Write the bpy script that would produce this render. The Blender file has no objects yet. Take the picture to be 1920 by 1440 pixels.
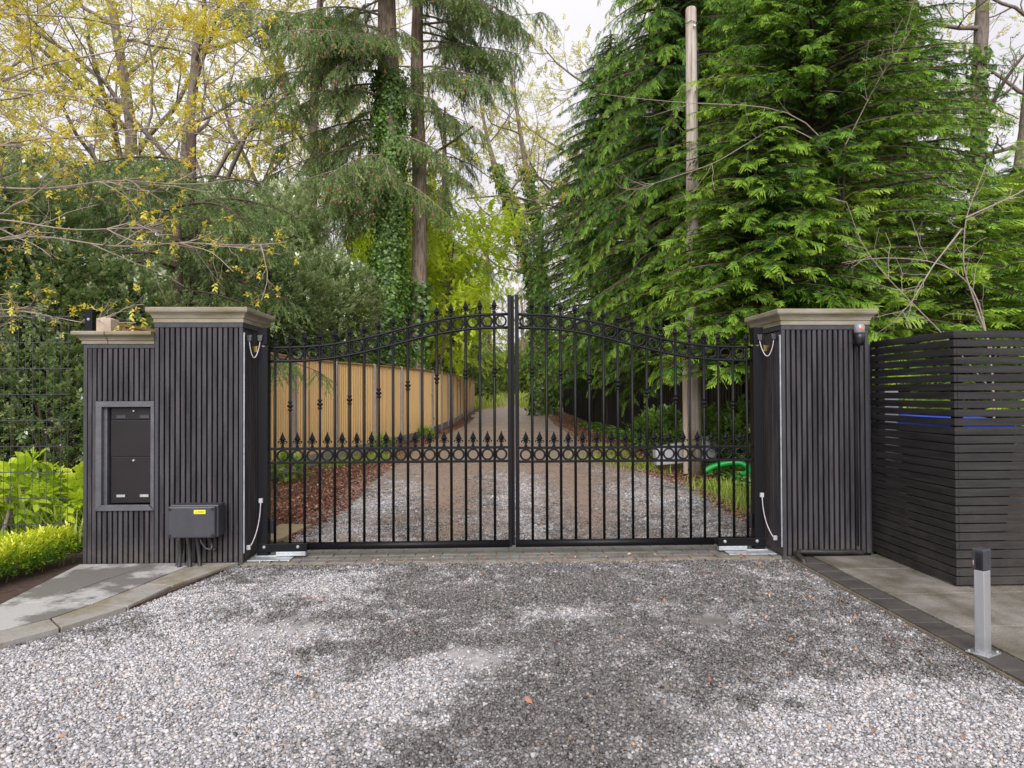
import bpy, bmesh, math, random
import numpy as np
from mathutils import Vector, Matrix
rng = np.random.default_rng(7); random.seed(7)
S = bpy.context.scene; COL = S.collection
PI = math.pi

# ---------------------------------------------------------------- camera
F = 1320.0; CD = 5.25; CH = 1.21
A = math.radians(2.2); P = math.atan(18 / F); R = math.radians(0.25)
cam_pos = Vector((-CD * math.sin(A), -CD * math.cos(A), CH))
fw = Vector((math.sin(A) * math.cos(P), math.cos(A) * math.cos(P), math.sin(P)))
r0 = Vector((math.cos(A), -math.sin(A), 0)); u0 = r0.cross(fw)
rt = r0 * math.cos(R) - u0 * math.sin(R); up = r0 * math.sin(R) + u0 * math.cos(R)
cd = bpy.data.cameras.new('camera'); cam = bpy.data.objects.new('camera', cd); COL.objects.link(cam)
cd.sensor_width = 36; cd.lens = F / 1920 * 36; cd.clip_start = 0.05; cd.clip_end = 600
cam.matrix_world = Matrix(((rt.x, up.x, -fw.x, cam_pos.x), (rt.y, up.y, -fw.y, cam_pos.y), (rt.z, up.z, -fw.z, cam_pos.z), (0, 0, 0, 1)))
S.camera = cam
# ---------------------------------------------------------------- light
SUN_EL, SUN_AZ = math.radians(36), math.radians(188)      # soft light from behind and left of the camera
W = bpy.data.worlds.new('World'); S.world = W; W.use_nodes = True
nt = W.node_tree; nt.nodes.clear()
sky = nt.nodes.new('ShaderNodeTexSky'); sky.sky_type = 'NISHITA'; sky.sun_disc = False
sky.sun_elevation = SUN_EL; sky.sun_rotation = SUN_AZ; sky.dust_density = 6; sky.air_density = 1.2
hs = nt.nodes.new('ShaderNodeHueSaturation'); hs.inputs['Saturation'].default_value = 0.12
mx = nt.nodes.new('ShaderNodeMix'); mx.data_type = 'RGBA'; mx.inputs[0].default_value = 0.8
cn = nt.nodes.new('ShaderNodeTexNoise'); cn.inputs['Scale'].default_value = 2.6; cn.inputs['Detail'].default_value = 5      # white cloud cover with soft grey patches
cr = nt.nodes.new('ShaderNodeValToRGB'); cr.color_ramp.elements[0].position = .38; cr.color_ramp.elements[1].position = .62
cr.color_ramp.elements[0].color = (.80, .775, .83, 1); cr.color_ramp.elements[1].color = (1, .97, 1, 1)
cs = nt.nodes.new('ShaderNodeVectorMath'); cs.operation = 'SCALE'; cs.inputs['Scale'].default_value = 10.4
wtc = nt.nodes.new('ShaderNodeTexCoord'); nt.links.new(wtc.outputs['Generated'], cn.inputs['Vector']); nt.links.new(cn.outputs['Fac'], cr.inputs[0]); nt.links.new(cr.outputs[0], cs.inputs[0]); nt.links.new(cs.outputs[0], mx.inputs[7])
bg = nt.nodes.new('ShaderNodeBackground'); bg.inputs[1].default_value = 0.055
wo = nt.nodes.new('ShaderNodeOutputWorld')
nt.links.new(sky.outputs[0], hs.inputs['Color']); nt.links.new(hs.outputs[0], mx.inputs[6])
nt.links.new(mx.outputs[2], bg.inputs[0]); nt.links.new(bg.outputs[0], wo.inputs[0])
sl = bpy.data.lights.new('sun', 'SUN'); sl.energy = 1.5; sl.angle = math.radians(50); sl.color = (1, .975, .94)
so = bpy.data.objects.new('sun', sl); COL.objects.link(so)
sd = Vector((math.sin(SUN_AZ) * math.cos(SUN_EL), math.cos(SUN_AZ) * math.cos(SUN_EL), math.sin(SUN_EL)))
so.rotation_euler = sd.to_track_quat('Z', 'Y').to_euler(); so.location = (0, -10, 20)
S.view_settings.view_transform = 'Standard'; S.view_settings.look = 'None'
S.view_settings.exposure = 1.14; S.view_settings.gamma = 1
S.cycles.max_bounces = 6; S.cycles.diffuse_bounces = 3; S.cycles.transparent_max_bounces = 4; S.cycles.transmission_bounces = 3

# ---------------------------------------------------------------- node material helpers
def mat(name, col, rough=.6, metal=0.0, noise=None, bump=None, spec=.5, stretch=(1, 1, 1)):
    """noise=(scale, colour2, amount-contrast); bump=(scale, strength)"""
    m = bpy.data.materials.new(name); m.use_nodes = True; n = m.node_tree; b = n.nodes['Principled BSDF']
    b.inputs['Base Color'].default_value = (*col, 1); b.inputs['Roughness'].default_value = rough
    b.inputs['Metallic'].default_value = metal; b.inputs['Specular IOR Level'].default_value = spec
    tc = n.nodes.new('ShaderNodeTexCoord'); mp = n.nodes.new('ShaderNodeMapping'); mp.inputs['Scale'].default_value = stretch
    n.links.new(tc.outputs['Object'], mp.inputs[0])
    if noise:
        t = n.nodes.new('ShaderNodeTexNoise'); t.inputs['Scale'].default_value = noise[0]; t.inputs['Detail'].default_value = 6
        t.inputs['Roughness'].default_value = .65
        r = n.nodes.new('ShaderNodeValToRGB'); e = r.color_ramp.elements
        c = noise[2] if len(noise) > 2 else .2
        e[0].position = .5 - c; e[1].position = .5 + c; e[0].color = (*col, 1); e[1].color = (*noise[1], 1)
        n.links.new(mp.outputs[0], t.inputs['Vector']); n.links.new(t.outputs['Fac'], r.inputs[0]); n.links.new(r.outputs[0], b.inputs['Base Color'])
    if bump:
        t2 = n.nodes.new('ShaderNodeTexNoise'); t2.inputs['Scale'].default_value = bump[0]; t2.inputs['Detail'].default_value = 5
        bp = n.nodes.new('ShaderNodeBump'); bp.inputs['Strength'].default_value = bump[1]; bp.inputs['Distance'].default_value = .01
        n.links.new(mp.outputs[0], t2.inputs['Vector']); n.links.new(t2.outputs['Fac'], bp.inputs['Height']); n.links.new(bp.outputs[0], b.inputs['Normal'])
    return m

def leafmat(name, stops, rough=.5, transl=.3, gloss=.05):
    m = bpy.data.materials.new(name); m.use_nodes = True; n = m.node_tree; n.nodes.clear()
    at = n.nodes.new('ShaderNodeAttribute'); at.attribute_name = 'tone'
    r = n.nodes.new('ShaderNodeValToRGB'); el = r.color_ramp.elements
    el[0].position = stops[0][0]; el[0].color = (*stops[0][1], 1); el[1].position = stops[-1][0]; el[1].color = (*stops[-1][1], 1)
    for p, c in stops[1:-1]:
        x = el.new(p); x.color = (*c, 1)
    d = n.nodes.new('ShaderNodeBsdfDiffuse'); t = n.nodes.new('ShaderNodeBsdfTranslucent'); g = n.nodes.new('ShaderNodeBsdfGlossy')
    g.inputs['Roughness'].default_value = rough; g.inputs['Color'].default_value = (.9, .92, .95, 1)
    m1 = n.nodes.new('ShaderNodeMixShader'); m1.inputs[0].default_value = transl
    m2 = n.nodes.new('ShaderNodeMixShader'); m2.inputs[0].default_value = gloss
    o = n.nodes.new('ShaderNodeOutputMaterial'); L = n.links.new
    L(at.outputs['Fac'], r.inputs[0]); L(r.outputs[0], d.inputs[0]); L(r.outputs[0], t.inputs[0])
    L(d.outputs[0], m1.inputs[1]); L(t.outputs[0], m1.inputs[2]); L(m1.outputs[0], m2.inputs[1]); L(g.outputs[0], m2.inputs[2]); L(m2.outputs[0], o.inputs[0])
    return m

def stonemat(name, stops, wetdark=.42, bumpscale=60):
    """colour from per-stone tone, darkened where the stones are wet, browned where mud has been trodden in"""
    m = bpy.data.materials.new(name); m.use_nodes = True; n = m.node_tree; b = n.nodes['Principled BSDF']; L = n.links.new
    at = n.nodes.new('ShaderNodeAttribute'); at.attribute_name = 'tone'
    aw = n.nodes.new('ShaderNodeAttribute'); aw.attribute_name = 'wet'
    ad = n.nodes.new('ShaderNodeAttribute'); ad.attribute_name = 'dirt'
    tc = n.nodes.new('ShaderNodeTexCoord')
    nz = n.nodes.new('ShaderNodeTexNoise'); nz.inputs['Scale'].default_value = bumpscale; nz.inputs['Detail'].default_value = 8; nz.inputs['Roughness'].default_value = .75
    L(tc.outputs['Object'], nz.inputs['Vector'])
    ma = n.nodes.new('ShaderNodeMath'); ma.operation = 'MULTIPLY_ADD'; ma.inputs[1].default_value = .5; ma.inputs[2].default_value = -.25
    L(nz.outputs['Fac'], ma.inputs[0]); ad2 = n.nodes.new('ShaderNodeMath'); ad2.operation = 'ADD'; L(ma.outputs[0], ad2.inputs[0]); L(at.outputs['Fac'], ad2.inputs[1])
    r = n.nodes.new('ShaderNodeValToRGB'); el = r.color_ramp.elements
    el[0].position = stops[0][0]; el[0].color = (*stops[0][1], 1); el[1].position = stops[-1][0]; el[1].color = (*stops[-1][1], 1)
    for p, c in stops[1:-1]:
        x = el.new(p); x.color = (*c, 1)
    L(ad2.outputs[0], r.inputs[0])
    mw = n.nodes.new('ShaderNodeMix'); mw.data_type = 'RGBA'; mw.blend_type = 'MULTIPLY'; mw.inputs[7].default_value = (wetdark, wetdark * .965, wetdark * .90, 1)
    L(aw.outputs['Fac'], mw.inputs[0]); L(r.outputs[0], mw.inputs[6])
    md = n.nodes.new('ShaderNodeMix'); md.data_type = 'RGBA'; md.inputs[7].default_value = (.275, .19, .145, 1)
    L(ad.outputs['Fac'], md.inputs[0]); L(mw.outputs[2], md.inputs[6]); L(md.outputs[2], b.inputs['Base Color'])
    mr = n.nodes.new('ShaderNodeMapRange'); mr.inputs[3].default_value = .85; mr.inputs[4].default_value = .4; L(aw.outputs['Fac'], mr.inputs[0]); L(mr.outputs[0], b.inputs['Roughness'])
    bp = n.nodes.new('ShaderNodeBump'); bp.inputs['Strength'].default_value = .5; bp.inputs['Distance'].default_value = .01; L(nz.outputs['Fac'], bp.inputs['Height']); L(bp.outputs[0], b.inputs['Normal'])
    return m

M = {}
M['steel'] = mat('black_steel', (.004, .004, .0055), .40, .0, (40, (.008, .008, .010)), (160, .12), .22)
M['clad'] = mat('charcoal_cladding', (.025, .023, .028), .6, 0, (3.5, (.060, .055, .064), .10), (90, .35), .4, (6, 6, .6))
M['cladtrim'] = mat('charcoal_trim', (.030, .030, .036), .5, 0, (4, (.058, .058, .068), .25), (70, .3), .4, (5, 5, 1))
M['backing'] = mat('black_backing', (.003, .003, .004), .8, spec=.1)  # near-black backing, taken darker to paint shade into the shallow batten gaps
M['cap'] = mat('weathered_stone_cap', (.31, .28, .225), .8, 0, (2.6, (.20, .175, .105), .10), (60, .4), .3, (1, 1, 6))
M['slat'] = mat('black_stained_slat', (.007, .0065, .0075), .6, 0, (3, (.028, .025, .026), .12), (60, .5), .45, (.6, .6, 9))
M['letter'] = mat('brown_black_letterbox', (.010, .008, .0095), .36, 0, (5, (.018, .015, .017), .3), None, .35)
M['frame'] = mat('grey_frame_board', (.07, .07, .08), .5, 0, (8, (.115, .115, .13), .2), (60, .25), .4)
M['boxgrey'] = mat('dark_grey_plastic', (.035, .036, .045), .42, 0, (9, (.05, .05, .062), .2), (120, .1), .5)
M['blackplastic'] = mat('black_plastic', (.012, .012, .014), .35, 0, None, (80, .1), .5)
M['alu'] = mat('brushed_aluminium', (.62, .64, .67), .38, .75, (30, (.52, .54, .57), .3), (90, .08), .5, (1, 1, .1))
M['galv'] = mat('galvanised_metal', (.36, .38, .40), .5, .5, (14, (.52, .55, .58), .12), (60, .1))
M['white'] = mat('white_plastic', (.50, .50, .54), .45, 0, (8, (.40, .40, .43), .3))
M['brass'] = mat('brass', (.5, .36, .12), .3, .9)
M['yellow'] = mat('yellow_label', (.78, .68, .03), .5)
M['ink'] = mat('black_ink', (.02, .02, .02), .6)
M['wire'] = mat('clear_sheathed_cable', (.5, .42, .44), .35, 0, (20, (.62, .6, .68), .3))
M['conduit'] = mat('ribbed_black_conduit', (.02, .018, .019), .45, 0, (12, (.04, .035, .035)), (30, .3))
M['clear'] = mat('clear_lens', (.24, .24, .26), .12, 0, None, None, .8)
M['red'] = mat('orange_red_mark', (.8, .15, .04), .4)
M['glassblack'] = mat('smoked_lens', (.006, .006, .008), .08, 0, None, None, .8)
M['timber'] = mat('golden_fence_timber', (.78, .50, .21), .7, 0, (2.2, (.88, .65, .34), .22), (40, .35), .25, (6, 6, .35))
M['timbercap'] = mat('golden_fence_capping', (.52, .34, .14), .7, 0, (5, (.4, .26, .1)), (40, .3), .25)
M['concrete'] = mat('pale_concrete', (.36, .32, .31), .85, 0, (6, (.25, .23, .20), .2), (70, .5), .25)
M['paletimber'] = mat('pale_timber_post', (.6, .47, .36), .8, 0, (5, (.42, .34, .28), .2), (40, .4), .25, (5, 5, .6))
M['oldtimber'] = mat('weathered_brown_timber', (.19, .12, .09), .8, 0, (4, (.32, .24, .2), .2), (30, .7), .25, (9, 9, .5))
M['pole'] = mat('weathered_pole_timber', (.30, .22, .165), .8, 0, (3.2, (.52, .47, .43), .10), (26, .8), .25, (7, 7, .35))
M['darkfence'] = mat('black_stained_boards', (.008, .0075, .008), .7, 0, (3, (.016, .014, .014)), (30, .4), .3, (6, 6, .5))
M['bark'] = mat('grey_brown_bark', (.13, .1, .085), .9, 0, (5, (.24, .2, .17), .14), (14, 1.0), .2, (5, 5, .9))
M['firbark'] = mat('furrowed_fir_bark', (.17, .115, .08), .9, 0, (4, (.42, .34, .28), .14), (9, 1.0), .2, (5, 5, .7))
M['twig'] = mat('pale_twig_bark', (.26, .2, .17), .8, 0, (9, (.4, .34, .3), .2), (30, .5), .3)
M['darkbark'] = mat('dark_conifer_bark', (.07, .045, .035), .9, 0, (7, (.13, .095, .08), .2), (18, .9), .2, (4, 4, 1))
M['slab'] = mat('grey_paving_slab', (.42, .41, .40), .55, 0, (1.7, (.165, .155, .145), .035), (60, .35), .45)
M['kerbslab'] = mat('mossy_edging_slab', (.30, .285, .265), .65, 0, (3, (.22, .19, .13), .06), (60, .4), .4)
M['sand'] = mat('worn_sandstone_slab', (.25, .225, .205), .55, 0, (3.1, (.12, .108, .08), .13), (70, .8), .4, (1.3, 1, 1))
M['moss'] = mat('brown_edging_brick', (.052, .047, .045), .5, 0, (7, (.095, .085, .075), .2), (60, .4), .5)
M['block'] = mat('worn_grey_block', (.12, .11, .1), .5, 0, (5, (.22, .21, .2), .2), (50, .4), .45)
M['mortar'] = mat('sandy_joint', (.30, .25, .16), .9, 0, (12, (.16, .14, .11), .2), (90, .5))
M['soil'] = mat('dark_bed_soil', (.055, .036, .03), .95, 0, (22, (.11, .075, .06), .2), (60, 1.0), .2)
M['ground'] = mat('woodland_soil', (.075, .05, .037), .95, 0, (7, (.14, .075, .05), .15), (50, 1.0), .2)
M['hose'] = mat('green_hose', (.01, .36, .06), .35)
M['boards'] = mat('buff_board', (.38, .3, .17), .7, 0, (6, (.3, .24, .14)), (30, .3))
M['binblue'] = mat('blue_bin_lid', (.02, .08, .7), .4)
M['bingrey'] = mat('pale_grey_cabinet', (.27, .27, .29), .5, 0, (6, (.22, .22, .24)))
M['gatebox'] = mat('matt_black_box', (.005, .005, .007), .5, spec=.2)
M['cone'] = mat('reddish_cone', (.30, .10, .075), .7)
M['stone'] = stonemat('angular_gravel', [(0, (.06, .058, .06)), (.25, (.17, .165, .17)), (.55, (.30, .295, .31)), (.8, (.49, .48, .505)), (.93, (.66, .65, .68)), (.97, (.52, .38, .25)), (1, (.45, .24, .14))], .50, 90)
M['drive'] = stonemat('gravel_bed', [(.2, (.14, .13, .13)), (.45, (.27, .255, .25)), (.6, (.42, .4, .41)), (.85, (.55, .54, .56))], .52, 70)

def grime(m, col, z1, amount, scale=7):
    """dust and splashed mud that thins out with height above the ground"""
    n = m.node_tree; L = n.links.new; bs = n.nodes['Principled BSDF']; src = bs.inputs['Base Color'].links[0].from_socket
    tc = n.nodes.new('ShaderNodeTexCoord'); sp = n.nodes.new('ShaderNodeSeparateXYZ'); L(tc.outputs['Object'], sp.inputs[0])
    mr = n.nodes.new('ShaderNodeMapRange'); mr.inputs[1].default_value = 0; mr.inputs[2].default_value = z1; mr.inputs[3].default_value = amount; mr.inputs[4].default_value = 0; L(sp.outputs['Z'], mr.inputs[0])
    nz = n.nodes.new('ShaderNodeTexNoise'); nz.inputs['Scale'].default_value = scale; nz.inputs['Detail'].default_value = 7; nz.inputs['Roughness'].default_value = .7; L(tc.outputs['Object'], nz.inputs['Vector'])
    r = n.nodes.new('ShaderNodeMapRange'); r.inputs[1].default_value = .35; r.inputs[2].default_value = .65; L(nz.outputs['Fac'], r.inputs[0])
    mu = n.nodes.new('ShaderNodeMath'); mu.operation = 'MULTIPLY'; L(mr.outputs[0], mu.inputs[0]); L(r.outputs[0], mu.inputs[1])
    mx_ = n.nodes.new('ShaderNodeMix'); mx_.data_type = 'RGBA'; mx_.inputs[7].default_value = (*col, 1); L(mu.outputs[0], mx_.inputs[0]); L(src, mx_.inputs[6]); L(mx_.outputs[2], bs.inputs['Base Color'])
grime(M['clad'], (.13, .11, .095), .22, .75); grime(M['cladtrim'], (.13, .11, .095), .18, .7); grime(M['slat'], (.075, .064, .056), .95, .5, 5); grime(M['timber'], (.22, .19, .07), .75, .6, 6)
grime(M['alu'], (.25, .23, .2), .09, .7, 30); grime(M['pole'], (.16, .17, .09), 2.2, .6, 4)
L_cyp = leafmat('cypress_foliage', [(0, (.008, .030, .007)), (.22, (.036, .105, .014)), (.45, (.15, .30, .03)), (.75, (.38, .54, .055)), (1, (.60, .72, .12))], .5, .32, .02)  # lowest tones darkened to paint shade into the crowns; light end is new growth
L_hem = leafmat('hemlock_foliage', [(0, (.05, .12, .02)), (.4, (.15, .30, .035)), (.7, (.32, .50, .05)), (1, (.50, .58, .08))], .5, .34, .04)
L_fir = leafmat('fir_foliage', [(0, (.055, .10, .035)), (.4, (.16, .25, .07)), (.7, (.30, .42, .11)), (1, (.46, .54, .17))], .5, .28, .04)
L_yfir = leafmat('young_fir_foliage', [(0, (.06, .10, .03)), (.35, (.17, .26, .075)), (.7, (.34, .45, .12)), (1, (.5, .58, .2))], .5, .3, .04)
L_holly = leafmat('holly_leaves', [(0, (.045, .09, .025)), (.4, (.14, .23, .06)), (.8, (.33, .42, .15)), (1, (.52, .58, .32))], .3, .25, .2)
L_ivy = leafmat('ivy_leaves', [(0, (.05, .10, .02)), (.5, (.13, .25, .04)), (1, (.24, .36, .07))], .4, .22, .04)
L_oak = leafmat('young_oak_leaves', [(0, (.40, .27, .03)), (.4, (.66, .53, .05)), (.8, (.80, .70, .10)), (1, (.74, .78, .18))], .5, .45, .03)
L_far = leafmat('yellow_green_leaves', [(0, (.28, .32, .06)), (.5, (.60, .58, .09)), (1, (.82, .76, .18))], .5, .45, .02)
L_lime = leafmat('maple_leaves', [(0, (.20, .34, .02)), (.45, (.52, .70, .04)), (1, (.80, .90, .10))], .5, .5, .02)
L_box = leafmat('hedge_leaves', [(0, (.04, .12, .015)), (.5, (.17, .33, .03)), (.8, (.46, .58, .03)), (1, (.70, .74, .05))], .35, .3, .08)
L_grass = leafmat('grass_blades', [(0, (.12, .19, .025)), (.6, (.30, .42, .05)), (1, (.50, .54, .12))], .5, .3, .03)
L_dead = leafmat('fallen_leaves', [(0, (.09, .04, .028)), (.5, (.27, .12, .075)), (.85, (.42, .22, .13)), (1, (.6, .42, .26))], .6, .1, .03)
L_wood = leafmat('distant_leaves', [(0, (.07, .12, .03)), (.5, (.20, .28, .07)), (1, (.46, .50, .12))], .5, .38, .02)

# ---------------------------------------------------------------- object helpers
def props(o, label=None, cat=None, group=None, kind=None):
    if label: o['label'] = label
    if cat: o['category'] = cat
    if group: o['group'] = group
    if kind: o['kind'] = kind
    return o
def thing(name, label, cat, loc=(0, 0, 0), rotz=0, group=None):
    o = bpy.data.objects.new(name, None); COL.objects.link(o); o.empty_display_size = .2
    o.location = loc; o.rotation_euler = (0, 0, rotz)
    return props(o, label, cat, group)
def link(name, me, m, parent=None, bevel=0, smooth=False):
    o = bpy.data.objects.new(name, me); COL.objects.link(o)
    if m is not None and len(me.materials) == 0: me.materials.append(m)
    if parent is not None: o.parent = parent
    if bevel:
        b = o.modifiers.new('bevel', 'BEVEL'); b.width = bevel; b.segments = 2; b.limit_method = 'ANGLE'
    if smooth: me.polygons.foreach_set('use_smooth', [True] * len(me.polygons))
    return o
class MB:
    def __init__(s): s.v = []; s.f = []
    def box(s, x0, x1, y0, y1, z0, z1):
        b = len(s.v); s.v += [(x0, y0, z0), (x1, y0, z0), (x1, y1, z0), (x0, y1, z0), (x0, y0, z1), (x1, y0, z1), (x1, y1, z1), (x0, y1, z1)]
        s.f += [tuple(b + i for i in q) for q in ((0, 3, 2, 1), (4, 5, 6, 7), (0, 1, 5, 4), (1, 2, 6, 5), (2, 3, 7, 6), (3, 0, 4, 7))]; return s
    def prism(s, poly, z0, z1):
        b = len(s.v); n = len(poly); s.v += [(x, y, z0) for x, y in poly] + [(x, y, z1) for x, y in poly]
        s.f.append(tuple(b + i for i in reversed(range(n)))); s.f.append(tuple(b + n + i for i in range(n)))
        for i in range(n):
            j = (i + 1) % n; s.f.append((b + i, b + j, b + n + j, b + n + i))
        return s
    def hexa(s, p8):
        b = len(s.v); s.v += [tuple(p) for p in p8]
        s.f += [tuple(b + i for i in q) for q in ((0, 3, 2, 1), (4, 5, 6, 7), (0, 1, 5, 4), (1, 2, 6, 5), (2, 3, 7, 6), (3, 0, 4, 7))]; return s
    def lathe(s, prof, c=(0, 0, 0), n=16, sy=1.0, axis='z'):
        b = len(s.v)
        for h, r in prof:
            for k in range(n):
                a = 2 * PI * k / n; x, y = r * math.cos(a), r * math.sin(a) * sy
                s.v.append((c[0] + x, c[1] + y, c[2] + h) if axis == 'z' else ((c[0] + h, c[1] + x, c[2] + y) if axis == 'x' else (c[0] + x, c[1] + h, c[2] + y)))
        m = len(prof)
        for i in range(m - 1):
            for k in range(n):
                l = (k + 1) % n; s.f.append((b + i * n + k, b + i * n + l, b + (i + 1) * n + l, b + (i + 1) * n + k))
        s.f.append(tuple(b + k for k in reversed(range(n)))); s.f.append(tuple(b + (m - 1) * n + k for k in range(n)))
        return s
    def tube(s, pts, r, n=8, close=False):
        V, Q = tube_np(np.array(pts, float), np.full(len(pts), r) if np.isscalar(r) else np.array(r, float), n, close)
        b = len(s.v); s.v += [tuple(p) for p in V]; s.f += [tuple(int(i) + b for i in q) for q in Q]
        if not close: s.f.append(tuple(b + k for k in reversed(range(n)))); s.f.append(tuple(b + (len(pts) - 1) * n + k for k in range(n)))
        return s
    def build(s, name, m, parent=None, bevel=0, smooth=False):
        me = bpy.data.meshes.new(name); me.from_pydata(s.v, [], s.f); me.update()
        bm = bmesh.new(); bm.from_mesh(me); bmesh.ops.recalc_face_normals(bm, faces=bm.faces); bm.to_mesh(me); bm.free()
        return link(name, me, m, parent, bevel, smooth)
def tube_np(Pn, r, n=8, close=False):
    T = np.gradient(Pn, axis=0) if not close else (np.roll(Pn, -1, 0) - np.roll(Pn, 1, 0))
    T /= np.linalg.norm(T, axis=1)[:, None] + 1e-9
    a = np.array([0, 0, 1.]) if abs(T[0][2]) < .9 else np.array([1., 0, 0])
    N = np.zeros_like(Pn); v = np.cross(T[0], a)
    for i in range(len(Pn)):
        v = v - T[i] * (v @ T[i]); v /= np.linalg.norm(v) + 1e-9; N[i] = v
    B = np.cross(T, N); ang = np.arange(n) * 2 * PI / n
    V = Pn[:, None, :] + r[:, None, None] * (np.cos(ang)[None, :, None] * N[:, None, :] + np.sin(ang)[None, :, None] * B[:, None, :])
    V = V.reshape(-1, 3); q = []
    m = len(Pn)
    for i in range(m if close else m - 1):
        i2 = (i + 1) % m
        for k in range(n):
            l = (k + 1) % n; q.append((i * n + k, i * n + l, i2 * n + l, i2 * n + k))
    return V, np.array(q)
def np_mesh(name, V, Q, attrs=None, smooth=False, mi=None):
    """V (n,3), Q (m,k) faces all of k corners"""
    me = bpy.data.meshes.new(name); V = np.ascontiguousarray(V, np.float32); Q = np.ascontiguousarray(Q, np.int32)
    m, k = Q.shape
    me.vertices.add(len(V)); me.vertices.foreach_set('co', V.ravel())
    me.loops.add(m * k); me.loops.foreach_set('vertex_index', Q.ravel())
    me.polygons.add(m); me.polygons.foreach_set('loop_start', np.arange(m, dtype=np.int32) * k)
    me.update(calc_edges=True)
    if smooth: me.polygons.foreach_set('use_smooth', np.ones(m, bool))
    for a, val in (attrs or {}).items():
        at = me.attributes.new(a, 'FLOAT', 'POINT'); at.data.foreach_set('value', np.ascontiguousarray(val, np.float32))
    me.update(); return me
class Wood:
    """many tubes in one mesh"""
    def __init__(s): s.V = []; s.Q = []; s.n = 0
    def add(s, pts, r, n=6):
        V, Q = tube_np(np.array(pts, float), np.array(r, float), n); s.V.append(V); s.Q.append(Q + s.n); s.n += len(V)
    def build(s, name, m, parent):
        return link(name, np_mesh(name, np.vstack(s.V), np.vstack(s.Q), smooth=True), m, parent)

_lat = rng.random((128, 128))
def vnoise(x, y, s):
    x = np.asarray(x) * s + 37.3; y = np.asarray(y) * s + 11.7; xi = np.floor(x).astype(int); yi = np.floor(y).astype(int)
    fx = x - xi; fy = y - yi; fx = fx * fx * (3 - 2 * fx); fy = fy * fy * (3 - 2 * fy); g = lambda a, b: _lat[a % 128, b % 128]
    return (g(xi, yi) * (1 - fx) + g(xi + 1, yi) * fx) * (1 - fy) + (g(xi, yi + 1) * (1 - fx) + g(xi + 1, yi + 1) * fx) * fy
def fbm(x, y, s, o=4): return sum(vnoise(x, y, s * 2 ** i) / 2 ** i for i in range(o)) / sum(1 / 2 ** i for i in range(o))
GYp, GZp = [-40, 8, 40, 50, 100, 250], [0, 0, .27, .42, 1.35, 3.5]
def gz(y): return np.interp(y, GYp, GZp)

# ================================================================ GROUND AND SETTING
def grid_sheet(name, xs_of_y, ys, nx, zoff, m, attrf=None, bump=0.0):
    ys = np.array(ys); V = []; 
    t = np.linspace(0, 1, nx)
    X = np.array([xs_of_y(y)[0] * (1 - t) + xs_of_y(y)[1] * t for y in ys]); Y = np.repeat(ys[:, None], nx, 1)
    Z = gz(Y) + zoff + bump * (fbm(X, Y, 1.3) - .5) + bump * .35 * (fbm(X, Y, 9) - .5)
    V = np.stack([X, Y, Z], -1).reshape(-1, 3); ny = len(ys)
    i = np.arange(ny - 1)[:, None] * nx + np.arange(nx - 1)[None]; Q = np.stack([i, i + 1, i + nx + 1, i + nx], -1).reshape(-1, 4)
    at = attrf(V[:, 0], V[:, 1]) if attrf else {}
    return props(link(name, np_mesh(name, V, Q, at, True), m), kind='structure')
def blobs(x, y, L):
    s = np.zeros_like(x, dtype=float)
    for bx, by, sx, sy, w in L: s += w * np.exp(-((x - bx) / sx) ** 2 - ((y - by) / sy) ** 2)
    return s
DRYF = [(-2.1, -.95, .5, .3, 1.1), (-1.9, -2.2, .6, .6, 1.3), (-1.35, -2.7, .5, .5, 1.1), (-1.4, -1.65, .4, .35, .9), (-1.25, -.72, .35, .3, 1.0), (-.45, -2.25, .3, .22, .9), (-.65, -2.55, .3, .25, .8),
        (-.25, -2.02, .25, .14, .7), (.9, -2.9, .35, .22, 1.1), (1.45, -2.75, .5, .3, 1.1), (1.3, -2.4, .35, .12, .5), (.17, -1.37, .22, .12, .55), (-3.4, -2.6, .9, .8, 1.2), (1.6, -3.6, 1, .5, 1), (-1, -3.8, 1.4, .6, .8),
        (-.75, -1.82, .35, .12, -.5), (-1.3, -1.38, .3, .12, -.6), (-.43, -2.95, .25, .2, -.3), (.05, -2.6, .3, .7, -.4), (.4, -1.0, 1.2, .25, -.35)]
DRYB = [(-1.45, 1.2, .35, .7, 1.2), (-1.35, 2.6, .45, .8, 1.4), (-1.3, 4.2, .4, .9, 1.2), (-1.4, 6.1, .35, 1, .8), (.12, 1.0, .3, .7, .7), (.18, 2.8, .3, 1.4, 1.1), (.25, 4.8, .3, 1.6, 1.1), (1.7, 2.2, .4, 1.2, 1.0), (2.0, 4.6, .4, 1.4, .9)]
BRN = [(-.5, .9, .18, .9, .55), (-.62, 2.8, .24, 1.6, .85), (-.8, 5.2, .3, 2, 1.0), (.72, 1.0, .16, 1.0, .5), (.85, 3.0, .2, 1.6, .7), (1.05, 5.2, .25, 2, .9)]
def wet_front(x, y):
    d = np.where(y < .1, blobs(x, y, DRYF), .50 * blobs(x, y, DRYB)) + (fbm(x, y, 2.2) - .5) * .7 + (fbm(x, y, 12) - .5) * 1.5
    d = d * 1.0 + .12
    return np.clip(1.0 - d * 1.25, 0, 1)
def dirtf(x, y):
    s = np.clip((y - 3.5) / 6, 0, 1) * 1.2 + .26 * (y > .2) + .7 * blobs(x, y, BRN) * (y > .2) + (fbm(x, y, 3) - .5) * 1.2 * (y > .2)
    return np.clip(s, 0, 1) * np.where(y > .2, .92, 0)
def dattr(x, y): return dict(tone=.42 + .25 * (fbm(x, y, 30, 3)), wet=wet_front(x, y), dirt=dirtf(x, y))

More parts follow.
